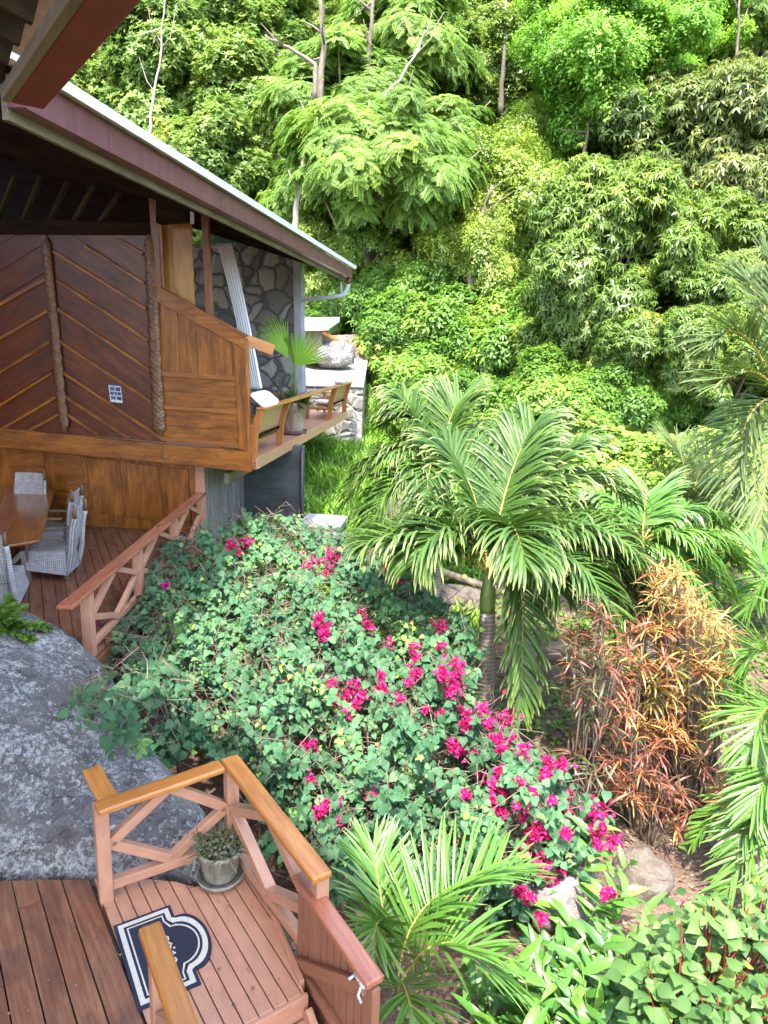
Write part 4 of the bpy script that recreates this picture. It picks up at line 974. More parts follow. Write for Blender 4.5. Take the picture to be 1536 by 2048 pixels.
# ------------------------------------------------------------------ palms
def bez(a, b, c, n): t = np.linspace(0, 1, n)[:, None]; return (1-t)**2*a + 2*t*(1-t)*b + t*t*c
def frond(parent, base, ctrl, tip, n=44, L=.62, wd=.028, mat='leaf_palm', droop=.55, vee=.35, ang=62, start=.16, tint=.5, raw=.018, curl=.4, side_up=None, segs=6, rach='rachis'):
    base, ctrl, tip = (np.asarray(q, float) for q in (base, ctrl, tip)); pts = bez(base, ctrl, tip, 40)
    tan = rownorm(np.gradient(pts, axis=0)); m = MB(); m.tube(list(pts[::2]), list(np.linspace(raw, raw*.25, 20)), 6)
    fo = empty_child('frond', parent)
    m.build('rachis', rach, fo, smooth=True)
    up0 = UP if side_up is None else np.asarray(side_up, float)
    V, Fc, T, Lv = [], [], [], []; nb = 0
    for sgn in (-1, 1):
        for i in range(n):
            u = start+(1-start)*(i+RNG.uniform(-.3, .3))/n; u = min(max(u, 0), .995); k = u*39; a = int(k); fr = k-a
            p = pts[a]*(1-fr)+pts[min(a+1, 39)]*fr; t = tan[a]; sd = np.cross(t, up0); 
            sd = nrm(sd) if np.linalg.norm(sd) > .05 else nrm(np.cross(t, V3(.3,1,.1))); upv = np.cross(sd, t)
            q = (u-start)/(1-start); ll = L*(.45+.75*math.sin(math.pi*(.12+.74*q)))*RNG.uniform(.88, 1.1)*(.75 if q > .93 else 1)
            an = math.radians(ang*(1-.55*q)+RNG.uniform(-15, 15)); d = nrm(t*math.cos(an)+sd*sgn*math.sin(an)+upv*(vee+RNG.uniform(-.2, .2)))
            tn = tint+RNG.normal(0, .13); step = ll/segs; pp = p.copy(); g_ = droop*RNG.uniform(.7, 1.35)
            for j in range(segs+1):
                tt = j/segs; w_ = wd*(math.sin(math.pi*(.10+.9*tt*.98))**.55)*(1 if tt < .98 else .15)
                lat = np.cross(d, upv); lat = nrm(lat) if np.linalg.norm(lat) > .1 else nrm(np.cross(d, t)); nn = np.cross(lat, d)
                V += [pp+lat*w_+nn*w_*.35, pp, pp-lat*w_+nn*w_*.35]; T += [tn]*3; Lv += [tt]*3
                if j < segs: b = nb+3*j; Fc += [(b, b+3, b+4, b+1), (b+1, b+4, b+5, b+2)]
                pp = pp+d*step; d = nrm(d-UP*g_*(.07+curl*max(0, tt-.42)*1.9)+RNG.normal(0, .03, 3))
            nb += 3*(segs+1)
    mesh_np('leaflets', np.array(V), np.array(Fc), mat, fo, np.array(T), np.array(Lv), smooth=True)
    return fo
def empty_child(name, parent):
    o = bpy.data.objects.new(name, None); COL.objects.link(o); o.parent = parent; ORG[o.name] = ORG[parent.name]; o.empty_display_size = .1; return o
A3 = lambda q: aty(*q)
def palm(label, base, crown, fronds, trunk_r=.13, shaft=.5, mat='leaf_palm', trunk=True, **kw):
    base, crown = np.asarray(base, float), np.asarray(crown, float); o = empty('palm_tree', base, label, 'palm tree')
    ax = nrm(crown-base)
    if trunk:
        ts = crown-ax*shaft; n = 14
        MB().tube([base+(ts-base)*t+V3(.03,.02,0)*math.sin(t*3) for t in np.linspace(0, 1, n)], [trunk_r*(1.18-.28*t) for t in np.linspace(0, 1, n)], 16).build('trunk', 'ringed_trunk', o, smooth=True)
        MB().tube([ts+(crown-ts)*t for t in np.linspace(0, 1, 8)], [trunk_r*(.86+.25*math.sin(t*3)-.45*t) for t in np.linspace(0, 1, 8)], 14).build('crownshaft', 'crownshaft', o, smooth=True)
    for q in fronds:
        c_, t_ = A3(q[0]), A3(q[1]); k = dict(kw); k.update(q[2] if len(q) > 2 else {}); frond(o, crown+ax*RNG.uniform(-.05, .05), c_, t_, mat=mat, **k)
    return o
MAN = dict(n=78, L=.74, wd=.022, droop=1.25, vee=.34, ang=66, curl=.85, segs=8, raw=.02)
cb_ = ong(962,1470); c0 = aty(978,1150,cb_[1]+.05); YM = cb_[1]
palm('large central palm with arching pale tipped fronds and a thick ringed trunk', cb_, c0, [
 ((1065,1000,YM-.5),(1040,1430,YM-.9),dict(droop=.9,L=.55)), ((1020,960,YM-.7),(1050,1130,YM-1.6),dict(droop=1.2)), ((900,980,YM-.4),(840,1120,YM-.9),dict(droop=1.2)), ((1230,960,YM-.1),(1300,1270,YM-.3),dict(L=.8,droop=1.0)), ((1120,1000,YM-.8),(1225,1250,YM-1.2)), ((1190,990,YM+.4),(1280,1200,YM+.6)), ((1160,880,YM),(1262,1260,YM-.2),dict(L=.8)), ((1200,930,YM-.5),(1310,1210,YM-.7),dict(L=.7)),
 ((1170,920,YM+.6),(1305,1150,YM+.5),dict(L=.75)), ((1115,870,YM+.8),(1250,1000,YM+1.2)), ((1010,930,YM+.4),(1070,850,YM+1.1),dict(droop=.7)),
 ((860,1050,YM-.3),(745,1090,YM-.5)), ((1080,1000,YM-.6),(1200,1210,YM-1.0)), ((950,900,YM+.5),(870,900,YM+1.0),dict(droop=.7)),
 ((1140,960,YM-.2),(1290,1230,YM-.3)), ((1085,890,YM+.5),(1165,900,YM+1.0),dict(droop=.8)), ((900,960,YM+.3),(830,1060,YM+.2)), ((1050,960,YM-.3),(1110,1180,YM-.9))], .125, .55, **MAN)
cb_ = ong(868,1230); YS = cb_[1]; c1 = aty(876,960,YS+.1)
palm('slimmer palm behind the large one, its fronds sweeping left over the grass', cb_, c1, [
 ((800,830,YS-.2),(690,1010,YS-.4)), ((800,890,YS-.5),(740,1070,YS-.9)), ((850,790,YS+.4),(770,850,YS+.8)), 
 ((840,830,YS),(800,800,YS+.5)), ((810,850,YS+.2),(715,950,YS+.2)), ((930,850,YS-.3),(1000,900,YS-.5)), ((860,860,YS-.6),(850,1040,YS-1.2)), ((900,800,YS+.2),(925,800,YS+.7),dict(droop=.3)), ((960,830,YS+.3),(1060,870,YS+.7))], .085, .45, **MAN)
p = ong(1300,1330); YT = p[1]; c2 = aty(1285,1090,YT)
palm('bushy palm behind the red and orange shrub', p, c2, [((1350,1010,YT-.3),(1455,1190,YT-.5)), ((1330,980,YT+.4),(1430,1050,YT+.7)), ((1290,960,YT+.3),(1300,990,YT+.9),dict(droop=.3)),
 ((1340,1060,YT-.5),(1420,1230,YT-.8)), ((1240,980,YT+.3),(1200,1010,YT+.7)), ((1380,1020,YT),(1480,1130,YT+.2))], .09, .4, mat='leaf_areca', **MAN)
ARE = dict(n=46, L=.5, wd=.017, droop=.5, vee=.25, ang=58, curl=.35, segs=6, raw=.013)
# feathery palm beside the stair screen
ab = ong(800,2120); 
AR2 = dict(ARE, n=42, wd=.0135, L=.46, vee=.28)
palm('feathery green palm with yellow midribs beside the stair screen', ab, aty(795,1985,4.7), [
 ((805,1740,5.0),(1040,1745,5.5),dict(vee=.45,L=.54)), ((880,1790,4.6),(1022,1975,4.7),dict(L=.5)), ((745,1740,4.7),(748,1930,4.35),dict(L=.34,vee=.1,n=34)), ((800,1910,4.1),(840,2090,3.8),dict(L=.42,n=34)),
 ((760,1790,5.1),(745,1690,5.5),dict(droop=.25,L=.4))], .05, .2, mat='leaf_areca', trunk=False, **AR2)
# feathery palm at the right edge
rb = ong(1600,1720); YR = rb[1]
palm('feathery palm crowding in at the right with long hanging leaflets', rb, aty(1640,1500,YR), [
 ((1500,1190,YR+.4),(1440,1360,YR+.2),dict(L=.62)), ((1480,1310,YR-.3),(1462,1520,YR-.6),dict(L=.66)), ((1500,1500,YR-.4),(1375,1680,YR-.5),dict(L=.42)), ((1500,1540,YR-.6),(1440,1690,YR-.9),dict(mat=None)),
 ((1560,1560,YR-.8),(1450,1790,YR-1.1)), ((1560,1120,YR+.6),(1500,1090,YR+1.2)), ((1520,1380,YR),(1440,1440,YR+.3)), ((1600,1600,YR-1),(1530,1800,YR-1.3)), ((1560,1450,YR-.6),(1500,1640,YR-1.0))] if False else [
 ((1530,1190,YR+.4),(1475,1360,YR+.2),dict(L=.52)), ((1520,1310,YR-.3),(1500,1520,YR-.6),dict(L=.55)), ((1500,1500,YR-.4),(1385,1690,YR-.5),dict(L=.3)), ((1530,1540,YR-.6),(1475,1690,YR-.9)),
 ((1560,1560,YR-.8),(1450,1790,YR-1.1)), ((1560,1120,YR+.6),(1500,1090,YR+1.2)), ((1520,1380,YR),(1440,1440,YR+.3)), ((1600,1600,YR-1),(1530,1800,YR-1.3)), ((1560,1450,YR-.6),(1500,1640,YR-1.0))], .06, .3, mat='leaf_areca', trunk=False, **dict(ARE, L=.48, wd=.017, n=44, raw=.016))
rb = ong(1640,1330); YQ = rb[1]
palm('yellow green palm whose curled frond reaches in above the feathery palm at the right', rb, aty(1620,1150,YQ), [((1490,1030,YQ),(1425,1150,YQ-.2),dict(L=.6)), ((1550,1090,YQ-.4),(1495,1220,YQ-.6)), ((1560,1180,YQ+.3),(1490,1180,YQ+.5))], .06, .3, mat='leaf_areca', trunk=False, **dict(ARE, L=.6, wd=.02, n=40, raw=.016))
YC = 13.5; rb = aty(1590,1000,YC); rb[2] = ground_z(rb[0], rb[1]); cc = aty(1560,800,YC)
coco = palm('coconut palm at the right edge with greying hanging fronds', rb, cc, [
 ((1490,600,YC+.2),(1425,690,YC-.3)), ((1540,560,YC+.6),(1480,560,YC+1.2)), ((1480,780,YC-.4),(1462,1000,YC-.6),dict(droop=.9)), ((1520,700,YC-.5),(1440,770,YC-1)), ((1540,850,YC-.8),(1520,1060,YC-1),dict(droop=.9)), ((1580,600,YC+.5),(1530,500,YC+1))], .14, .3, mat='leaf_coco', **dict(ARE, L=.85, wd=.024, n=46, raw=.03))
for a, b in ((1533,812),(1545,826),(1524,830)):
    MB().tube([aty(a,b-9,YC-.3), aty(a,b-6,YC-.3), aty(a,b,YC-.3), aty(a,b+7,YC-.3), aty(a,b+10,YC-.3)], [.03,.085,.105,.085,.03], 12).build('coconut', 'coconut_husk', coco, smooth=True)
YD = 15.5; rb = ong(1375,1120)
palm('dry thin palm clump in front of the low vine bed', rb, aty(1375,1040,rb[1]), [((1330,900,rb[1]),(1280,960,rb[1]-.4)), ((1370,870,rb[1]+.3),(1345,900,rb[1]+.6)), ((1400,880,rb[1]+.2),(1450,930,rb[1]+.2)), ((1400,940,rb[1]-.6),(1440,1030,rb[1]-1)),
 ((1340,950,rb[1]-.5),(1300,1040,rb[1]-.9)), ((1420,920,rb[1]+.6),(1480,980,rb[1]+.8)), ((1380,940,rb[1]-.8),(1375,1060,rb[1]-1.4))], .05, .2, mat='leaf_coco', trunk=False, **dict(ARE, L=.75, wd=.018, n=36, raw=.014))

# fan palm in the balcony planter
def fan(parent, hub, axis, nrmv, spread, L, n=17, tint=.5):
    axis = nrm(axis); nn = nrm(np.asarray(nrmv)-axis*np.dot(nrmv, axis)); sd = np.cross(nn, axis); V, Fc, T, Lv = [], [], [], []; nb = 0
    for i in range(n):
        a = spread*((i+.5)/n-.5); da = spread/n*.5
        dirs = [axis*math.cos(b)+sd*math.sin(b) for b in (a-da, a, a+da)]
        for r_, nar in ((.03,1),(.35,1),(.55,.95),(.8,.5),(1.0,.03)):
            R_ = L*r_*(1-.12*abs(a)/spread*2)
            for k_, d_ in enumerate(dirs):
                dd_ = dirs[1]*(1-nar)+d_*nar; z = (.0 if k_ == 1 else .035*r_)-.12*r_*r_*(abs(a)/1.2); V.append(hub+dd_*R_+nn*L*z); T.append(tint+((-1)**i)*.3+(.25 if k_ == 0 else -.2 if k_ == 2 else 0)); Lv.append(r_)
        for j in range(4): b = nb+3*j; Fc += [(b, b+3, b+4, b+1), (b+1, b+4, b+5, b+2)]
        nb += 15
    mesh_np('fan_leaf', np.array(V), np.array(Fc), 'leaf_fan', parent, np.array(T), np.array(Lv))
q = onz(588,868,ZB); pp = empty('potted_fan_palm', V3(q[0],q[1],ZB), 'fan palm in a tall aged clay pot on the balcony', 'potted plant'); q = V3(q[0],q[1],ZB)
MB().lathe([(0,.01),(.29,.01),(.31,.03),(.32,.11),(.30,.11),(.28,.05),(0,.04)], q, 32).build('saucer', 'saucer_clay', pp, smooth=True)
MB().lathe([(0,.05),(.21,.05),(.22,.08),(.31,.68),(.33,.69),(.335,.78),(.30,.78),(.28,.70),(0,.70)], q, 36).build('pot', 'aged_clay', pp, smooth=True)
hb = lambda x, y, dy=0: aty(x, y, q[1]+dy)
for (x0,y0,x1,y1,sp,dy,nv) in ((576,716,538,645,.8,.0,V3(.5,-.8,.45)),(592,732,630,675,1.1,-.1,V3(-.1,-1,.25)),(587,730,586,672,.5,.15,V3(.3,-.9,.2))):
    h0, h1 = hb(x0,y0,dy), hb(x1,y1,dy); fan(pp, h0, h1-h0, nv, sp*1.5, np.linalg.norm(h1-h0)*1.12)
    MB().tube([q+UP*.72, (q+UP*.9+h0)/2+V3(0,0,.1), h0], [.022,.016,.012], 7).build('stalk', 'green_stem', pp, smooth=True)
bg = Bag(); n = 260; P_ = q+UP*.74+np.c_[RNG.normal(0,.14,n), RNG.normal(0,.14,n), RNG.uniform(0,.05,n)]; X = rownorm(np.c_[P_[:,0]-q[0], P_[:,1]-q[1], RNG.uniform(-.15,.4,n)]*V3(1.5,1.5,1)); bg.add(*scatter(*STRAP, P_, X, np.tile(UP,(n,1))+RNG.normal(0,.2,(n,3)), RNG.uniform(.2,.42,n), RNG.uniform(0,.6,n)))
bg.build('underplanting', 'leaf_palm', pp)
# weeds in the landing pot
n = 900; r_ = .16*np.sqrt(RNG.random(n)); a = RNG.uniform(0,6.28,n); P_ = POT_C+np.c_[r_*np.cos(a), r_*np.sin(a), RNG.uniform(-.01,.10,n)*(1-r_*3)]
bg = Bag(); bg.add(*scatter(*OVATE, P_, unit(n)*V3(1,1,.5)+V3(0,0,.3), unit(n)*.6+UP, RNG.uniform(.015,.04,n), RNG.random(n)))
n = 90; a = RNG.uniform(0,6.28,n); P2 = POT_C+np.c_[.15*np.cos(a), .15*np.sin(a), RNG.uniform(0,.03,n)]; bg.add(*scatter(*STRAP, P2, np.c_[np.cos(a), np.sin(a), RNG.uniform(-.3,1.3,n)], unit(n)+UP, RNG.uniform(.06,.17,n), RNG.random(n)))
bg.build('weeds', 'pot_weeds', pot)
# fern on the boulder's shoulder
fp = aty(8,1262,7.25); fe = empty('fern', fp, 'bright fern with forked fronds beside the boulder top', 'fern'); 
for i in range(26):
    a = RNG.uniform(0, 6.28); el = RNG.uniform(.1, 1.2); d = V3(math.cos(a)*math.cos(el), math.sin(a)*math.cos(el), math.sin(el)); L_ = RNG.uniform(.25,.55); pts = [fp+d*L_*t-UP*.35*L_*t*t for t in np.linspace(0,1,12)]
    n = 60; tt = RNG.uniform(.15,1,n); P_ = np.array([fp+d*L_*t-UP*.35*L_*t*t for t in tt]); sd = np.cross(d, UP); X = d[None]*.8+sd[None]*RNG.choice([-1,1],n)[:,None]+RNG.normal(0,.3,(n,3)); bg = Bag(); bg.add(*scatter(*OVATE, P_, X, np.tile(UP,(n,1))+RNG.normal(0,.4,(n,3)), RNG.uniform(.05,.1,n), RNG.random(n))); bg.build('frond', 'leaf_fern', fe)

# ------------------------------------------------------------------ bougainvillea
def in_poly(x, y, poly):
    c = np.zeros(len(x), bool); n = len(poly)
    for i in range(n):
        x0, y0 = poly[i]; x1, y1 = poly[(i+1) % n]
        k = (y0 > y) != (y1 > y); c ^= k & (x < (x1-x0)*(y-y0)/(y1-y0+1e-9)+x0)
    return c
BPOLY = [(115,1330),(170,1285),(230,1215),(290,1150),(335,1085),(420,1055),(480,1035),(560,1030),(640,1045),(700,1075),(760,1090),(800,1130),(860,1190),(930,1230),(960,1300),(940,1380),(1010,1440),(1060,1500),(1130,1540),(1190,1600),(1215,1650),
         (1190,1700),(1115,1725),(1075,1755),(1050,1820),(1045,1870),(1000,1850),(960,1800),(860,1790),(760,1770),(700,1720),(655,1690),(690,1790),(610,1775),(545,1690),(505,1600),(490,1520),(440,1505),(360,1490),(330,1530),(265,1490),(205,1440),(150,1390),(115,1350)]
def bdepth(x, y):
    """distance of the mound's outer surface below each direction: it climbs away from the viewer"""
    Y = np.interp(y, [1000,1050,1150,1250,1350,1450,1550,1650,1750,1850], [12.4,11.6,10.2,9.1,8.2,7.5,6.9,6.4,6.0,5.7])
    x = np.asarray(x, float); y = np.asarray(y, float); Y = Y - 1.75*np.clip((430-x)/230,0,1)*sm(1290,1400,y)
    return Y + .25*np.sin(x*.021+y*.013)+.2*np.sin(x*.043-y*.031+2)+.12*np.sin(x*.09+y*.07)
bo = empty('bougainvillea', aty(650,1500,8)*V3(1,1,0)-UP*.8, 'sprawling bougainvillea mound with blue green leaves and magenta flowers below the dining terrace', 'bougainvillea')
def bpoints(n, dense=False):
    out = []
    while len(out) < n:
        x = RNG.uniform(100, 1230, 4*n); y = RNG.uniform(1020, 1880, 4*n); Yw = (bdepth(x, y)/8)**2
        gap = np.sin(x*.037+1.3*np.sin(y*.021))*np.sin(y*.045+1.1*np.sin(x*.026))+.5*np.sin(x*.09-y*.05); k = in_poly(x, y, BPOLY) & (RNG.random(4*n) < Yw/2.2*(1 if dense else np.clip(.62+.55*gap, .10, 1))); out += list(zip(x[k], y[k]))
    return np.array(out[:n])
# shoots: short leafy canes hanging outwards, leaves alternate along them
ns = 2700; q = bpoints(ns); dz = RNG.exponential(.16, ns)-.10; Yb = bdepth(q[:,0], q[:,1])+dz
S = np.array([aty(x, y, Y) for (x, y), Y in zip(q, Yb)]); clump = .5+.5*np.sin(S[:,0]*2.1+S[:,2]*3.3)*np.sin(S[:,1]*1.9)
V_, X_, Z_, s_, t_ = [], [], [], [], []; tw = MB()
for i in range(ns):
    d = nrm(V3(RNG.normal(.15,.6), RNG.normal(-.45,.45), RNG.normal(.15,.55))); L_ = RNG.uniform(.18,.5); k = RNG.integers(4, 8); young = RNG.random() < .10+.25*(clump[i] > .75)
    pts = [S[i]-d*L_*.5+d*L_*t-UP*.25*L_*t*t for t in np.linspace(0, 1, 4)]
    if i % 5 == 0: tw.tube(pts, [.006,.005,.004,.003], 4, False)
    for j in range(k):
        t = (j+.5)/k; p = S[i]-d*L_*.5+d*L_*t-UP*.25*L_*t*t; sd = np.cross(d, UP)*(1 if j % 2 else -1)
        V_.append(p); X_.append(sd*.8+d*.5+V3(0,-.25,-.45)+RNG.normal(0,.35,3)); Z_.append(V3(0,-.75,.8)+RNG.normal(0,.28,3)); s_.append(RNG.choice([.06,.08,.1,.125])*RNG.uniform(.85,1.1)*(.75 if young else 1)); t_.append((.88 if young else .22+.5*clump[i])+RNG.normal(0,.1))
ny = 1300; q = bpoints(ny); P_ = np.array([aty(x, y, Y) for (x, y), Y in zip(q, bdepth(q[:,0], q[:,1])+RNG.uniform(.05,.5,ny))])
bg = Bag(); bg.add(*scatter(*HEART, np.array(V_), np.array(X_), np.array(Z_), np.array(s_), np.array(t_)))
bg.add(*scatter(*HEART, P_, unit(ny)+V3(0,-.3,-.4), unit(ny)*.5+V3(0,-.5,.8), RNG.uniform(.06,.11,ny), RNG.normal(.3,.14,ny)))
nt_ = 2600; q = bpoints(nt_, True)
for i in range(nt_):
    p = aty(q[i,0], q[i,1], bdepth(q[i,0], q[i,1])+RNG.uniform(.06,.6)); d = nrm(RNG.normal(0,1,3)*V3(1,.6,.9)); L_ = RNG.uniform(.25,.8); b = RNG.normal(0,.14,3)
    tw.tube([p-d*L_*.5, p-d*L_*.15+b*.6, p+d*L_*.2+b, p+d*L_*.5], [.006,.0055,.005,.003], 4, False)
for i in range(22):
    x = 200+i*42; y = 1330+i*20; p = aty(x, y, float(bdepth(x, y))+.3); g_ = V3(p[0]+RNG.normal(0,.3), p[1]+.4, 0); g_[2] = ground_z(g_[0], g_[1])-.05
    tw.tube([g_, (g_*.6+p*.4)+RNG.normal(0,.15,3), p+RNG.normal(0,.1,3)], [.025,.02,.01], 6, False)
for i in range(26):                                            # long arching canes that break the outline
    q0 = bpoints(1)[0]; p = aty(q0[0], q0[1], float(bdepth(q0[0], q0[1]))-.02); d = nrm(V3(RNG.normal(.3,.6), -.5, RNG.uniform(.2,.9))); L_ = RNG.uniform(.5,1.0); pts = [p+d*L_*t-UP*.7*L_*t*t for t in np.linspace(0,1,7)]
    tw.tube(pts, list(np.linspace(.007,.003,7)), 5, False); n = 14; tt = np.linspace(.15,1,n); P2 = np.array([p+d*L_*t-UP*.7*L_*t*t for t in tt]); sd = np.cross(d, UP); sg = np.where(np.arange(n) % 2, 1., -1.)[:,None]
    bg.add(*scatter(*HEART, P2, sd[None]*sg+d[None]*.5+V3(0,-.2,-.4)+RNG.normal(0,.3,(n,3)), V3(0,-.7,.8)+RNG.normal(0,.25,(n,3)), np.linspace(.11,.05,n)*RNG.uniform(.8,1.15,n), np.clip(np.linspace(.5,.9,n)+RNG.normal(0,.08,n),0,1)))
tw.build('branches', 'twig', bo, smooth=True)
bg.build('foliage', 'leaf_bush', bo)
PETAL = blade([0,.3,.65,1], [.10,.34,.32,.02], [0,.08,.10,.02], .35)
FL = [(462,1090,9),(491,1086,12),(474,1104,8),(622,1129,13),(663,1113,13),(655,1140,12),(775,1137,9),(797,1156,10),(632,1244,7),(652,1256,8),(646,1272,7),(722,1230,9),(737,1250,9),(786,1287,8),(831,1293,11),(828,1322,8),(831,1346,8),(761,1349,6),(663,1367,6),(704,1387,15),(668,1398,13),(700,1414,14),(724,1394,11),(763,1379,8),(622,1490,9),
 (882,1252,10),(329,1168,5),(190,1250,5),(909,1340,18),(905,1362,16),(885,1345,10),(1008,1442,16),(965,1420,9),(972,1446,10),(1045,1505,11),(1096,1526,9),(1122,1530,8),(1195,1630,20),(1193,1650,16),(1227,1684,10),(1010,1581,9),(1056,1686,13),(1087,1707,18),(1080,1735,14),(1119,1725,14),(1103,1763,8),(1040,1784,9),(1060,1795,8),(1209,1789,6),(1222,1785,6),
 (945,1512,14),(922,1500,11),(905,1490,8),(990,1568,11),(1000,1620,12),(975,1560,9),(930,1590,7),(740,1592,6),(620,1556,7),(610,1490,6),(650,1606,6),(672,1604,5),(1050,1640,11),(1072,1660,12),(985,1600,8),(640,1625,8),(895,1970,12),(905,1988,11),(880,1965,9),(970,1982,8),(988,2000,7),(1080,1838,9),(932,1787,8),(640,1232,6),(1090,1560,7),(1140,1590,6),(680,1640,5),(850,1420,5),(880,1290,6)]
for _ in range(46):                                            # small sprays thickest towards the sunny lower right edge
    k_ = RNG.random(); x, y = 860+360*k_+RNG.normal(0,45), 1400+330*k_+RNG.normal(0,60)
    if in_poly(np.array([x]), np.array([y]), BPOLY)[0]: FL.append((x, y, RNG.uniform(4,8)))
for x, y, r_ in FL:
    n = int(r_*3.4); Y = float(bdepth(min(max(x,110),1220), min(y,1850)))-.16; c = aty(x, y, Y); rr_ = r_/F*Y*1.5; el = 1.5 if r_ > 13 else 1
    P_ = c+RNG.normal(0, .5, (n, 3))*V3(rr_, rr_, rr_*el); d = unit(n)+V3(0,-.4,.1); bg = Bag()
    for j in range(3):
        X = rownorm(np.cross(d, UP+RNG.normal(0,.1,3)))*math.cos(j*2.1)+rownorm(np.cross(d, np.cross(d, UP)))*math.sin(j*2.1)+.6*rownorm(d); bg.add(*scatter(*PETAL, P_, X, d, RNG.uniform(.034,.052,n), np.clip(RNG.normal(.5,.28,n),0,1)))
    bg.build('flower_cluster', 'petal_deep' if (y > 1950 or (x, y) in ((190,1250),(329,1168))) else 'petal', bo)

# ------------------------------------------------------------------ crotons
def croton(label, zone, nros, tint0, yb, seed):
    rng = np.random.default_rng(seed); pts = []
    xs, ys = [z[0] for z in zone], [z[1] for z in zone]
    while len(pts) < nros:
        x, y = rng.uniform(min(xs), max(xs)), rng.uniform(min(ys), max(ys))
        if in_poly(np.array([x]), np.array([y]), zone)[0]: pts.append((x, y))
    pts = np.array(pts); g0 = ong(np.mean(xs), max(ys)-20); o = empty('croton_bush', g0, label, 'croton bush')
    Ys = yb+rng.uniform(-.8,.8,nros); C = np.array([aty(x, y, Y) for (x, y), Y in zip(pts, Ys)]); stems = MB()
    roots = []
    for i in range(9):
        x, y = rng.uniform(min(xs)+30, max(xs)-20), max(ys)-rng.uniform(0,60); g_ = ong(x, y); g_[1] = yb+rng.uniform(-.5,.7); g_[2] = ground_z(g_[0], g_[1])-.03; roots.append(g_)
    bg = Bag()
    for i in range(nros):
        r_ = min(roots, key=lambda r: np.linalg.norm((r-C[i])*V3(1.6,1,.1))+rng.uniform(0,.3)); c = C[i]
        md = r_*.45+c*.55+V3(rng.normal(0,.05), rng.normal(0,.05), .0)+(r_-c)*V3(.3,.3,0)*.5
        stems.tube([r_, r_*.75+md*.25+rng.normal(0,.02,3), md, c], [.016,.014,.011,.007], 5, False)
        n = rng.integers(14, 24); a = rng.uniform(0,6.28,n); el = rng.uniform(-.5,.85,n); X = np.c_[np.cos(a)*np.cos(el), np.sin(a)*np.cos(el), np.sin(el)]
        bg.add(*scatter(*NARROW, c+rng.normal(0,.03,(n,3))-UP*rng.uniform(0,.12,n)[:,None], X, UP+rng.normal(0,.3,(n,3)), rng.uniform(.15,.30,n), np.clip(tint0(pts[i])+rng.normal(0,.10)+rng.normal(0,.17,n), 0, 1)))
    stems.build('stems', 'twig', o, smooth=True); bg.build('foliage', 'leaf_croton', o)
YK = ong(1300,1640)[1]
croton('tall croton bush with bright orange and yellow strap leaves by the palm fronds', [(1300,1110),(1345,1120),(1400,1200),(1480,1240),(1470,1300),(1440,1400),(1440,1480),(1380,1500),(1290,1460),(1230,1420),(1290,1300)], 210, lambda p: .77+.08*math.sin(p[0]*.05+p[1]*.03), YK+.3, 3)
croton('straggly croton bush with dull red and bronze strap leaves over bare grey stems', [(1120,1240),(1200,1200),(1290,1250),(1270,1420),(1380,1510),(1440,1500),(1460,1560),(1420,1620),(1380,1640),(1300,1690),(1270,1610),(1180,1560),(1120,1500),(1150,1400)], 135, lambda p: .33+.2*math.sin(p[0]*.03+1)+.08*(p[0] > 1300), YK-.3, 4)
# ------------------------------------------------------------------ broad leaved plants at the bottom right
def ginger(label, base, nst, h, spread, seed, cat='ginger plant', group=None):
    rng = np.random.default_rng(seed); o = empty('ginger_plant', base, label, cat, group); stems = MB(); bg = Bag()
    for i in range(nst):
        a = rng.uniform(0,6.28); d = V3(math.cos(a)*spread*rng.uniform(.2,1), math.sin(a)*spread*rng.uniform(.2,1), 0); hh = h*rng.uniform(.65,1.1); b = base+d*.4
        pts = [b+d*t*t*.9+UP*hh*(t-.12*t*t) for t in np.linspace(0,1,8)]; stems.tube(pts, list(np.linspace(.012,.006,8)), 6, False)
        n = rng.integers(9, 14); tt = np.linspace(.3,1,n); P_ = np.array([b+d*t*t*.9+UP*hh*(t-.12*t*t) for t in tt]); fa = rng.uniform(0,3.14); sg = np.where(np.arange(n) % 2, 1, -1)[:,None]
        X = np.c_[np.cos(fa+rng.normal(0,.3,n)), np.sin(fa+rng.normal(0,.3,n)), np.zeros(n)]*sg+np.c_[np.zeros(n),np.zeros(n),rng.uniform(.1,.9,n)]
        bg.add(*scatter(*LANCE, P_, X, np.tile(UP,(n,1))*.8+V3(0,-.3,0)+rng.normal(0,.25,(n,3)), rng.uniform(.22,.36,n), np.clip(rng.normal(.5,.2,n),0,1)))
    stems.build('stems', 'green_stem', o, smooth=True); bg.build('foliage', 'leaf_ginger', o, smooth=True)
for i, (x, y, Y, nst, lab) in enumerate([(1120,1955,4.9,20,'clump of lance leaved ginger in front of the pink rock'),(1255,1900,4.9,20,'clump of lance leaved ginger between the pink rock and the broad leaved shrub'),(1100,1990,4.5,24,'clump of lance leaved ginger at the bottom beside the feathery palm'),
      (1215,2000,4.4,24,'clump of lance leaved ginger at the bottom under the broad leaved shrub'),(1165,1680,6.2,4,'ginger plant with broad leaves behind the tip of the bougainvillea'),(1195,1800,5.9,3,'small ginger plant beside the brown flat topped rock'),(1345,1865,5.3,7,'ginger plant leaning over bare soil above the broad leaved shrub'),(1030,1975,4.8,10,'ginger plant between the feathery palm and the magenta flowers')]):
    top = aty(x, y, Y); b = V3(top[0], top[1], 0); b[2] = ground_z(b[0], b[1])-.02; ginger(lab, b, nst, max(.5, top[2]-b[2]), .48, 40+i)
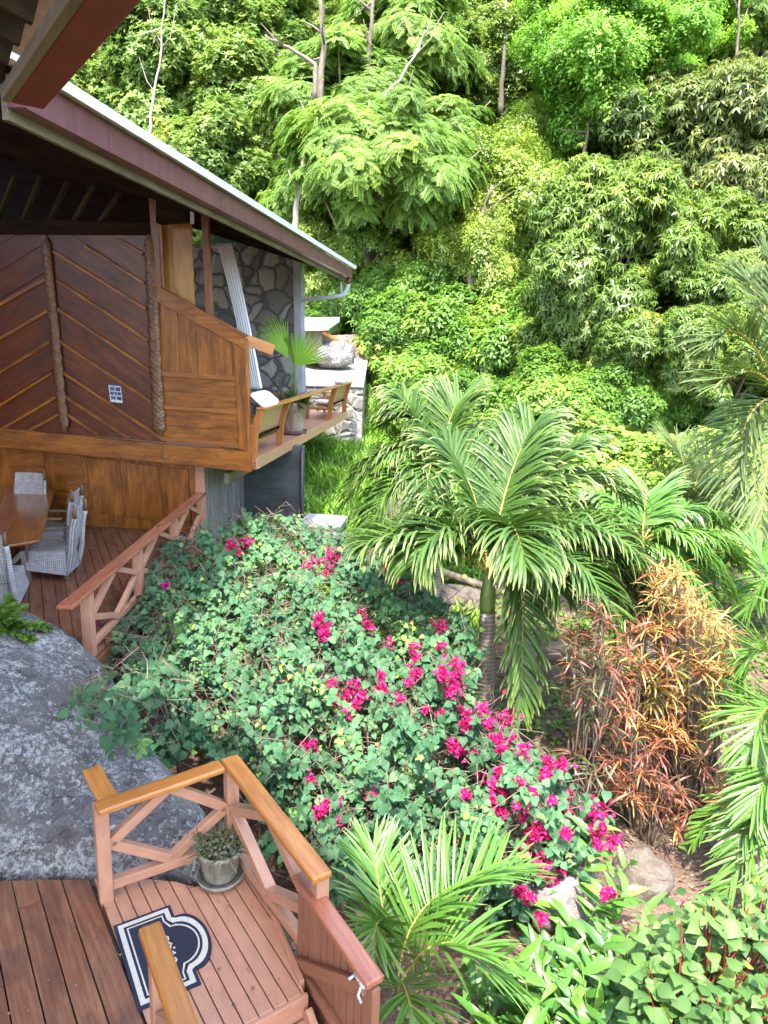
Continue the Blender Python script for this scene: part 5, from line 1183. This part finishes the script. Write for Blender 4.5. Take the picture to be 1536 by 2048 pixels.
def heart_shrub(label, zone, Y0, n, seed, size):
    rng = np.random.default_rng(seed); xs, ys = [z[0] for z in zone], [z[1] for z in zone]; c = aty(np.mean(xs), np.mean(ys), Y0); base = V3(c[0], c[1], ground_z(c[0], c[1])); o = empty('leafy_shrub', base, label, 'shrub'); st_ = MB(); rs = MB(); bg = Bag(); k = 0
    while k < n:
        x, y = rng.uniform(min(xs), max(xs)), rng.uniform(min(ys), max(ys))
        if not in_poly(np.array([x]), np.array([y]), zone)[0]: continue
        k += 1; p = aty(x, y, Y0-(y-1900)*.0022+rng.uniform(-.25,.35)); r_ = V3(c[0]+rng.normal(0,.25), c[1]+rng.normal(0,.2), base[2]); md = (p+r_)/2+V3(rng.normal(0,.1), rng.normal(0,.1), .1)
        st_.tube([r_, md, p], [.014,.011,.006], 5, False); m_ = rng.integers(5, 9); a = rng.uniform(0,6.28)+np.arange(m_)*2.4
        X = np.c_[np.cos(a), np.sin(a), rng.uniform(-.35,.25,m_)]; lift = -np.arange(m_)*.028; P_ = p+np.c_[np.cos(a)*.05, np.sin(a)*.05, lift]
        bg.add(*scatter(*(OVATE, OVATE2, OVATE3)[k % 3], P_, X, np.tile(UP,(m_,1))+V3(0,-.35,0)+rng.normal(0,.30,(m_,3)), rng.uniform(.75,1.25,m_)*size*np.linspace(.6,1.1,m_), np.clip(rng.normal(.5,.2)+rng.normal(0,.1,m_),0,1)))
        if k % 30 == 0: rs.tube([p, p+V3(rng.normal(0,.05),-.05,.03), p+V3(rng.normal(0,.08),-.09,-.04), p+V3(rng.normal(0,.08),-.1,-.16)], [.008,.009,.009,.004], 6)
    st_.build('stems', 'red_stem', o, smooth=True); rs.build('flower_tassels', 'red_stem', o, smooth=True); bg.build('foliage', 'leaf_heart', o, smooth=True)
heart_shrub('broad leaved shrub with pale heart shaped leaves and red stems in the bottom right corner', [(1290,1850),(1360,1800),(1440,1790),(1560,1760),(1600,2100),(1290,2100),(1250,1960)], 4.2, 150, 11, .135)

# ------------------------------------------------------------------ grass, weeds, litter
def on_ground(x, y): return np.stack([x, y, ground_z(x, y)], -1)
n = 26000; y = RNG.uniform(11.5, 33, n); xl = -3.4-(y-11)*.06; x = xl+RNG.random(n)*(5.2+.15*(y-11)); k = RNG.random(n) < .95; P_ = on_ground(x, y)[k]; n = len(P_); a = RNG.uniform(0,6.28,n)
P_ = P_ + np.c_[RNG.normal(0,.05,n), RNG.normal(0,.05,n), np.zeros(n)]; clmp = .5+.5*np.sin(P_[:,0]*3)*np.sin(P_[:,1]*2.3)
bg = Bag(); bg.add(*scatter(*STRAP, P_, np.c_[np.cos(a)*.6, np.sin(a)*.6, RNG.uniform(.5,1.3,n)], np.c_[np.cos(a)*-.7, np.sin(a)*-.7, np.ones(n)*.8], RNG.uniform(.22,.5,n)*(.7+.6*clmp), np.clip(.3+.4*clmp+RNG.normal(0,.15,n),0,1)))
tag(bg.build('grass', 'leaf_grass'), 'long bright grass on the slope between the terrace and the palms', 'grass', kind='stuff')
n = 26000; y = 7.6+RNG.random(n)**.8*9; x = RNG.uniform(-2.2, 8, n); dens = .5+.5*np.sin(x*1.7+y*.6)*np.sin(y*1.3-x*.5); k = RNG.random(n) < dens*sm(7.6,11,y)*.8+.05; P_ = on_ground(x[k], y[k])+np.array([0,0,.02]); n = len(P_)
bg = Bag(); bg.add(*scatter(*OVATE, P_+np.c_[np.zeros(n),np.zeros(n),RNG.exponential(.08,n)], unit(n)*V3(1,1,.4), unit(n)*.5+UP, RNG.uniform(.05,.13,n), np.clip(RNG.normal(.45,.22,n),0,1)))
tag(bg.build('ground_cover', 'leaf_shrub'), 'low weeds covering the soil around the palm trunks', 'weeds', kind='stuff')
n = 9000; y = 4.2+RNG.random(n)*8; x = RNG.uniform(-1.5, 6.5, n); P_ = on_ground(x, y)+np.array([0,0,.015]); bg = Bag()
bg.add(*scatter(*OVATE, P_, unit(n)*V3(1,1,.25), unit(n)*.35+UP, RNG.uniform(.02,.07,n), RNG.random(n))); tag(bg.build('leaf_litter', 'leaf_litter'), 'dry fallen leaves scattered over the brown soil', 'leaf litter', kind='stuff')
n = 16000; y = RNG.uniform(1.5, 14, n); x = .54*y+.9+RNG.random(n)*7; P_ = on_ground(x, y); clmp = np.clip(np.sin(x*1.9+y)*np.sin(y*1.6-x*.7)+.35, 0, 1); P_[:,2] += RNG.random(n)*clmp*.7+.02
bg = Bag(); bg.add(*scatter(*OVATE, P_, unit(n)*V3(1,1,.4), unit(n)*.5+UP, RNG.uniform(.08,.2,n), np.clip(RNG.normal(.5,.2,n),0,1)))
tag(bg.build('ground_cover', 'leaf_ginger'), 'leafy undergrowth along the right side of the garden', 'undergrowth', kind='stuff')
# vine bed
n = 30000; px_ = RNG.uniform(1130, 1540, n); y_ = 15+RNG.random(n)*11; xw = (px_-768)/F*y_; dens = .35+.65*(np.sin(xw*1.3+y_*.5)*np.sin(y_*.9-xw*.4) > -.4)
zz = ground_z(xw, y_)+.55+.22*np.sin(xw*1.9)*np.sin(y_*1.5)+.12*np.sin(xw*4.1+y_*3)-RNG.exponential(.12, n); k = RNG.random(n) < dens; P_ = np.stack([xw, y_, zz], -1)[k]; n = len(P_)
bg = Bag(); bg.add(*scatter(*HEART, P_, unit(n)*V3(1,1,.4)+V3(0,-.4,-.2), unit(n)*.5+V3(0,-.3,.9), RNG.uniform(.12,.24,n), np.clip(RNG.normal(.6,.2,n),0,1)))
tag(bg.build('vine_bed', 'leaf_shrub'), 'low bed of bright creeping vines in front of the mango trees', 'vines', kind='stuff')

# ------------------------------------------------------------------ trees
def quad_leaf(L, w_, droop, lift=0): return [(0,0,0),(L*.42,w_*.5,lift+L*.02),(L,0,lift-droop*L),(L*.42,-w_*.5,lift+L*.02)]
def rot_leaf(v, az, el):
    ca, sa, ce, se = math.cos(az), math.sin(az), math.cos(el), math.sin(el); o = []
    for x, y, z in v:
        x2, z2 = x*ce-z*se, x*se+z*ce; o.append((x2*ca-y*sa, x2*sa+y*ca, z2))
    return o
def sprigs(kind, rng):
    out = []
    for _ in range(5):
        lv = []
        if kind == 'mango':
            for i in range(9): lv.append(rot_leaf(quad_leaf(rng.uniform(.24,.36), .085, .25), i*2.4+rng.normal(0,.2), rng.uniform(-.75,.35)))
        elif kind == 'whorl':
            for i in range(8): lv.append(rot_leaf(quad_leaf(rng.uniform(.2,.32), .11, .12), i*.79+rng.normal(0,.25), rng.uniform(-.25,.75)))
        elif kind == 'feather':
            for r_ in range(2):
                az = rng.uniform(0,6.28); c, s_ = math.cos(az), math.sin(az)
                for i in range(7):
                    for sg in (-1,1):
                        q = rot_leaf(quad_leaf(.2*(1-.07*i), .07, .2), sg*1.05, -.12); x0 = .10+i*.085; lv.append([((x+x0)*c-y*s_, (x+x0)*s_+y*c, z-.10*x0*x0*4*.5) for x, y, z in q])
        elif kind == 'small':
            for i in range(10): p = rng.normal(0,.11,3); lv.append([(x+p[0], y+p[1], z+p[2]) for x, y, z in rot_leaf(quad_leaf(rng.uniform(.12,.2), .085, .1), rng.uniform(0,6.28), rng.uniform(-.6,.6))])
        else:
            for i in range(8): p = rng.normal(0,.06,3); lv.append([(x+p[0], y+p[1], z+p[2]) for x, y, z in rot_leaf(quad_leaf(rng.uniform(.2,.32), .12, .2), i*2.4+rng.normal(0,.3), rng.uniform(-.6,.5))])
        out.append(np.array(lv))
    return out
def make_tree(kind, mat, seed, R=2.0, H=1.7, hc=4.2, lumps=26, per=190, flat=.8, bark='bark', trunk_r=.14, tint=.45, size=1.0, low=-.75, name='tree', gap=.0):
    """a tree about 2R wide: crown of many lumps carrying leaf sprigs, on a branching trunk; origin at the trunk base"""
    rng = np.random.default_rng(seed); T = sprigs(kind, rng); C, RR = [], []
    while len(C) < lumps:
        d = rownorm(rng.normal(size=(1,3)))[0]; 
        if d[2] < -.8: continue
        r_ = rng.uniform(.35,1.06)**.8; C.append(V3(d[0]*R*r_, d[1]*R*r_, hc+d[2]*H*r_)); RR.append(R*rng.choice([.15,.2,.26,.32,.38])*rng.uniform(.9,1.1))
    bag = {i: ([], [], [], []) for i in range(5)}
    V, Fc, Tn = [], [], []; nb = 0
    for c, r_ in zip(C, RR):
        n = int(per*(r_/(.30*R))**2)+14; d = rownorm(rng.normal(size=(n,3))); d = d[d[:,2] > low-.3]; n = len(d); rad = r_*(rng.uniform(.6,1.1,n)+rng.exponential(.09,n))*(1+.18*np.sin(d[:,0]*6+c[0]*3)*np.sin(d[:,1]*6))
        P_ = c+d*rad[:,None]*np.array([1,1,flat]); out = rownorm(d*.55+rownorm(P_-V3(0,0,hc-H*.3))*.35+V3(0,0,.75)); lt = rng.normal(0,.11)
        X = rownorm(np.cross(out, unit(n, rng))); Y = np.cross(out, X); s_ = size*rng.uniform(.75,1.25,n); ti = tint+lt+rng.normal(0,.13,n)+.10*np.clip(d[:,2],0,1)*0; which = rng.integers(0,5,n)
        for w_ in range(5):
            k = which == w_; m_ = k.sum()
            if not m_: continue
            t = T[w_].reshape(-1,3); v = P_[k][:,None]+s_[k][:,None,None]*(t[None,:,0:1]*X[k][:,None]+t[None,:,1:2]*Y[k][:,None]+t[None,:,2:3]*out[k][:,None])
            q = len(t); V.append(v.reshape(-1,3)); Fc.append(np.arange(m_*q).reshape(-1,4)+nb); nb += m_*q; Tn.append(np.repeat(np.repeat(ti[k],q//4)+rng.normal(0,.06,m_*(q//4)),4))
    o = bpy.data.objects.new(name, None); COL.objects.link(o); ORG[o.name] = np.zeros(3)
    mesh_np('crown', np.concatenate(V), np.concatenate(Fc), mat, o, np.clip(np.concatenate(Tn),0,1))
    m = MB(); top = V3(rng.normal(0,.15), rng.normal(0,.15), hc-.3*H); bend = V3(rng.normal(0,.2), rng.normal(0,.2), 0); tp = lambda t: V3(0,0,-1.5)*(1-t)+top*t+bend*math.sin(t*3.1)
    m.tube([tp(t) for t in np.linspace(0,1,8)], list(np.linspace(trunk_r, trunk_r*.55, 8)), 8, False)
    for c in C[::2]:
        t0 = rng.uniform(.6,1); a = tp(t0); md = a*.5+c*.5+V3(rng.normal(0,.12), rng.normal(0,.12), -.15); m.tube([a, md, c, c+(c-md)*.35], [trunk_r*.4, trunk_r*.26, trunk_r*.14, .01], 5, False)
    m.build('trunk', bark, o, smooth=True)
    return o
KINDS = {
 'mango': [dict(kind='mango', mat='leaf_mango', seed=s, R=2.2, H=2.0, hc=3.1, lumps=46, per=420, size=.54) for s in (1,2)],
 'flush': [dict(kind='mango', mat='leaf_flush', seed=s, R=2.2, H=2.0, hc=3.1, lumps=46, per=420, size=.5, tint=.42) for s in (3,)],
 'lime': [dict(kind='small', mat='leaf_lime', seed=s, R=2.0, H=1.9, lumps=44, per=470, flat=.6, hc=3.6, size=.56) for s in (4,5)],
 'yellow': [dict(kind='whorl', mat='leaf_yellow', seed=s, R=2.0, H=1.8, lumps=36, per=370, bark='pale_bark', trunk_r=.09, hc=3.2, size=.56) for s in (6,7)],
 'feather': [dict(kind='feather', mat='leaf_feather', seed=s, R=2.2, H=1.5, lumps=40, per=260, flat=.4, bark='pale_bark', hc=3.0, size=.46) for s in (8,9)],
 'dark': [dict(kind='broad', mat='leaf_dark', seed=s, R=2.0, H=2.0, lumps=36, per=360, tint=.5, hc=3.0, size=.54) for s in (10,11)],
 'fine': [dict(kind='small', mat='leaf_dark', seed=s, R=2.0, H=1.9, lumps=36, per=360, tint=.6, bark='pale_bark', hc=3.1, size=.56) for s in (12,)],
 'under': [dict(kind='broad', mat='leaf_dark', seed=s, R=1.5, H=1.2, hc=1.1, lumps=20, per=230, trunk_r=.05, size=.62, tint=.75) for s in (15,16)],
 'shrub': [dict(kind='broad', mat='leaf_shrub', seed=s, R=1.5, H=1.1, hc=1.1, lumps=28, per=360, trunk_r=.06, size=.52) for s in (13,14)],
}
WIDTH = {k: (2.9 if k == 'shrub' else 4.9) for k in KINDS}
PROTO = {k: [make_tree(name='shrub' if k == 'shrub' else 'understorey_bush' if k == 'under' else 'tree', **d) for d in v] for k, v in KINDS.items()}
USED = set(); DISCS = []
def place(kind, px, py, wpx, label, group=None, cat=None, var=None, zs=1.0):
    v = PROTO[kind]; i = RNG.integers(len(v)) if var is None else var; src = v[i]; hc = KINDS[kind][i].get('hc', 4.2); d = ray(px, py); best = None
    for Y in np.arange(17, 115, .25):
        p = EYE+d*(Y/d[1]); s_ = wpx/F*np.dot(p-EYE, _f)/WIDTH[kind]
        if p[2]-ground_z(p[0], p[1]) <= hc*s_*zs: best = (p, s_); break
    if best is None: return None
    p, s_ = best; o = src if src.name not in USED else copy_tree(src); USED.add(src.name)
    o.location = (p[0], p[1], p[2]-hc*s_*zs); o.rotation_euler.z = RNG.uniform(0,6.28); o.scale = (s_, s_, s_*zs)
    DISCS.append((px, py, wpx*.5, p[1])); tag(o, label, cat or ('shrub' if kind == 'shrub' else 'tree'), group); return o
TREES = [
 ('yellow',330,170,270,'yellow green tree with whorled leaves rising behind the middle of the purple gutter'),('yellow',480,250,250,'yellow green tree with pale twigs above the lower half of the purple gutter'),('yellow',240,60,270,'yellow green tree beside the red eave of the near roof'),
 ('yellow',420,60,240,'yellow green tree with a thin bare trunk at the top of the picture'),('yellow',590,300,190,'yellowish tree next to the dark trunk above the downpipe'),('yellow',420,360,220,'yellow green tree hugging the sheet roof edge'),('yellow',150,200,200,'yellow green tree behind the upper end of the purple gutter'),('yellow',330,20,220,'yellow green treetop over the red eave at the top edge'),('yellow',500,20,220,'yellow green treetop by the trunk at the top edge'),('yellow',650,270,190,'yellow tipped tree left of the layered feathery tree'),('yellow',560,130,200,'light green tree around a dead leaning branch high on the slope'),
 ('feather',760,340,330,'layered feathery tree with flat green sprays in the upper middle'),('feather',700,190,270,'feathery tree with grey limbs above the layered tree'),('feather',870,290,240,'feathery tree with flat sprays beside a dark gap in the forest'),('feather',820,90,250,'feathery tree at the top with long pale branches'),('feather',640,400,190,'feathery tree just right of the forked pale trunk'),
 ('dark',650,470,170,'dark glossy tree directly behind the end of the purple gutter'),('dark',740,510,160,'dark glossy tree right of the downpipe elbow'),('dark',990,160,220,'dark shady tree left of the lime green crown'),('dark',1190,350,170,'dark tree in the shade under the lime green crown'),('dark',880,490,180,'dark leafy tree above the pale shrubs'),
 ('fine',1000,420,270,'grey green small leaved tree in the centre of the forest'),('fine',960,510,200,'small leaved tree with a slanting bare stem above the bright shrubs'),('fine',1060,300,170,'small leaved tree between the centre tree and the lime green crown'),
 ('lime',1250,170,350,'tallest lime green tree, sunlit, with a broad billowing crown'),('lime',1340,50,280,'lime green crown behind the tallest lime green tree'),('lime',1130,280,200,'lower lime green crown with a dark slanting trunk'),('lime',1150,40,190,'lime green treetop left of the tallest one at the top of the picture'),
 ('feather',1500,60,220,'feathery tree in the top right corner'),('yellow',1500,250,190,'pale green tree at the right below the top corner'),
 ('flush',1410,340,370,'huge mango tree covered in tan new leaves'),('flush',1300,440,230,'mango tree with tan new leaves left of the huge one'),
 ('mango',1240,540,330,'round mango tree with drooping grey green leaves'),('mango',1440,560,320,'dense mango tree under the tan leaved one at the right edge'),('mango',1130,480,190,'mango tree beside a dark hollow in the forest'),('mango',1350,660,280,'low mango tree with bare crooked limbs over the vine bed'),('mango',1480,720,240,'mango tree behind the coconut fronds'),
 ('shrub',705,585,100,'bright shrub just beyond the shed roof'),('shrub',800,660,130,'bright rounded shrub above the small brown boulder'),('shrub',850,680,190,'lime tinged shrub in the middle of the slope'),('shrub',930,640,170,'pale shrub below the dark leafy tree'),('shrub',880,760,190,'leafy shrub right behind the slimmer palm crown'),('shrub',1000,740,190,'leafy shrub behind the top of the large palm'),
 ('shrub',1080,690,170,'shrub with long leaves left of the low mango tree'),('shrub',1110,790,180,'shrub at the left end of the vine bed'),('shrub',960,820,150,'low shrub touching the large palm fronds'),('shrub',1190,800,150,'low shrub in front of the crooked limbs'),('shrub',1050,610,150,'bright shrub beneath the grey green centre tree'),('shrub',830,600,140,'darkish shrub under the dark leafy tree'),('shrub',1310,800,150,'glossy shrub along the back of the vine bed'),('shrub',1430,800,150,'shrub at the back of the vine bed near the coconut palm'),
]
for k, x, y, w_, lab in TREES: place(k, x, y, w_*1.18, lab, zs=RNG.uniform(.95,1.25))
SHN = ('bright shrub massed with others on the slope below the trees', 'shrub', 'bright shrubs massed on the slope')
for y in (840,790,735,690,640,590):
    for x in range(690 if y < 760 else 840, 1260, 82):
        xx = x+RNG.uniform(-30,30)
        if 840 > y and xx < 760 and y > 640: continue
        place('shrub', xx, y+RNG.uniform(-18,18), RNG.uniform(95,150), SHN[0], SHN[2], SHN[1], zs=RNG.uniform(.8,1.2))
for x in range(1180, 1480, 60): place('shrub', x+RNG.uniform(-15,15), 795+RNG.uniform(-15,12), RNG.uniform(90,130), SHN[0], SHN[2], SHN[1])
n = 0
for r_, Y in enumerate(np.arange(33, 80, 4.2)):
    for xw in np.arange(-Y*.62, Y*.66, 4.4):
        xj, yj = xw+RNG.uniform(-1.5,1.5), Y+RNG.uniform(-1.5,1.5); k = RNG.choice(['dark','feather','fine','yellow','dark','mango'], p=[.32,.22,.16,.08,.12,.10]); v = PROTO[k]; src = v[RNG.integers(len(v))]
        z = float(ground_z(xj, yj)); s_ = RNG.uniform(.95,1.5); v_ = V3(xj, yj, z+5*s_)-EYE; u_ = v_@_f; ix, iy = 768+F*(v_@CR)/u_, 1024-F*(v_@CU)/u_
        if not (-150 < ix < 1690 and -260 < iy < 900) or (ix < 90 and iy > 150): continue
        wf = 2.45*s_/u_*F
        if any((ix-a)**2+(iy-b)**2 < (r0+wf*.5)**2 and yj < Y_+.5 for a, b, r0, Y_ in DISCS): continue
        o = copy_tree(src); o.location = (xj, yj, z-.3); o.scale = (s_, s_, s_*RNG.uniform(.9,1.25)); o.rotation_euler.z = RNG.uniform(0,6.28)
        tag(o, 'forest tree filling the shady gaps of the hillside between the nearer crowns', 'tree', 'trees filling the hillside forest'); n += 1
for Y in np.arange(27, 66, 2.6):
    for xw in np.arange(-Y*.58, Y*.62, 2.7):
        xj, yj = xw+RNG.uniform(-1,1), Y+RNG.uniform(-1,1); z = float(ground_z(xj, yj)); v_ = V3(xj, yj, z+1)-EYE; u_ = v_@_f; ix, iy = 768+F*(v_@CR)/u_, 1024-F*(v_@CU)/u_
        if 600 < ix < 800 and iy > 600: continue
        if not (560 < ix < 1640 and -60 < iy < 800) and not (150 < ix < 1640 and -60 < iy < 420): continue
        if n > 290: continue
        s_ = RNG.uniform(.8,1.5); o = copy_tree(PROTO['under'][RNG.integers(2)]); o.location = (xj, yj, z-.2); o.scale = (s_, s_, s_*RNG.uniform(.9,1.4)); o.rotation_euler.z = RNG.uniform(0,6.28)
        tag(o, 'dark understorey bush growing in the shade between the hillside tree trunks', 'bush', 'understorey bushes on the hillside'); n += 1
for o in PROTO['under']: o.location = (-14, 30, float(ground_z(-14,30))); tag(o, 'dark understorey bush growing in the shade between the hillside tree trunks', 'bush', 'understorey bushes on the hillside')

# bare trunks and limbs that show between the crowns
def bare(label, pts, r0, mat='pale_bark', cat='tree', twigs=5):
    P_ = [aty(*q) for q in pts]; b = P_[0].copy(); o = empty('bare_tree', b, label, cat); m = MB(); P2 = [P_[0]-UP*1.5]+P_
    sm_ = []
    for i in range(len(P2)-1):
        for t in np.linspace(0, 1, 5)[:-1]: sm_.append(P2[i]*(1-t)+P2[i+1]*t+RNG.normal(0,.03,3))
    sm_.append(P2[-1]); m.tube(sm_, list(np.linspace(r0, r0*.35, len(sm_))), 8); m.build('trunk', mat, o, smooth=True)
    for k in range(twigs):
        i = RNG.integers(len(sm_)//2, len(sm_)); d = nrm(RNG.normal(0,1,3)*V3(1,.6,.6)+UP*.5); L_ = RNG.uniform(.6,1.8); a = sm_[i]; MB().tube([a, a+d*L_*.5+RNG.normal(0,.1,3), a+d*L_+UP*.2], [r0*.35, r0*.22, r0*.08], 6).build('branch', mat, o, smooth=True)
bare('forked pale trunk standing left of the layered feathery tree', [(592,420,34),(604,350,34),(612,290,34)], .17, twigs=4)
bare('thin straight bare trunk among the yellow green trees', [(300,230,31),(318,130,31),(330,-10,31)], .07, twigs=5)
bare('dark trunk at the top between yellow and feathery trees', [(640,190,40),(648,90,40),(640,-10,40)], .24, 'bark', twigs=3)
bare('grey trunk beside the dark trunk at the top', [(735,140,42),(742,60,42),(748,-20,42)], .2, 'bark', twigs=4)
bare('dead pale branch leaning across the feathery tree top', [(770,190,37),(800,160,37),(835,95,37),(850,60,37)], .09, twigs=5)
bare('dark dead limb slanting down at the top of the slope', [(630,130,36),(580,95,36),(530,70,36)], .13, 'bark', twigs=2)
bare('slim dark trunk of the centre tree with thin limbs', [(945,520,33),(955,450,33),(985,370,33)], .13, 'bark', twigs=8)
bare('dark trunk slanting under the lime green crown', [(1170,300,40),(1185,230,40),(1200,180,40)], .12, 'bark', twigs=3)
bare('trunk in the dark gap left of the lime green crown', [(1005,170,46),(1010,90,46),(1012,0,46)], .17, 'bark', twigs=3)
bare('crooked white limb over the left end of the vine bed', [(1262,800,26),(1285,765,26),(1320,735,26),(1345,730,26)], .09, twigs=3)
bare('crooked grey limb under the low mango tree', [(1400,760,26),(1420,725,26),(1450,700,26),(1480,690,26)], .12, 'bark', twigs=4)
bare('slender pale trunk near the right edge at the top', [(1465,190,42),(1475,110,42),(1480,-10,42)], .14, 'bark', twigs=3)
bare('slanting bare stem in the bright shrubs at mid slope', [(1065,770,27),(1090,700,27),(1100,640,27)], .07, twigs=4)

n = 150; P_ = np.array([onz(x, y, ZL+.014) for x, y in zip(RNG.uniform(10,600,n), RNG.uniform(1765,2040,n))]); dl = Bag(); dl.add(*scatter(*OVATE, P_, unit(n)*V3(1,1,.1), unit(n)*.25+UP, RNG.choice([.008,.014,.03],n,p=[.5,.35,.15]), RNG.random(n)))
tag(dl.build('deck_litter', 'leaf_litter'), 'crumbs of dry leaf lying on the landing and the plank deck', 'leaf litter', kind='stuff')
for k, v in PROTO.items():                                      # a kind that was built and never planted
    for o in v:
        if k != 'under' and o.name not in USED:
            for c_ in list(o.children): bpy.data.objects.remove(c_)
            bpy.data.objects.remove(o)
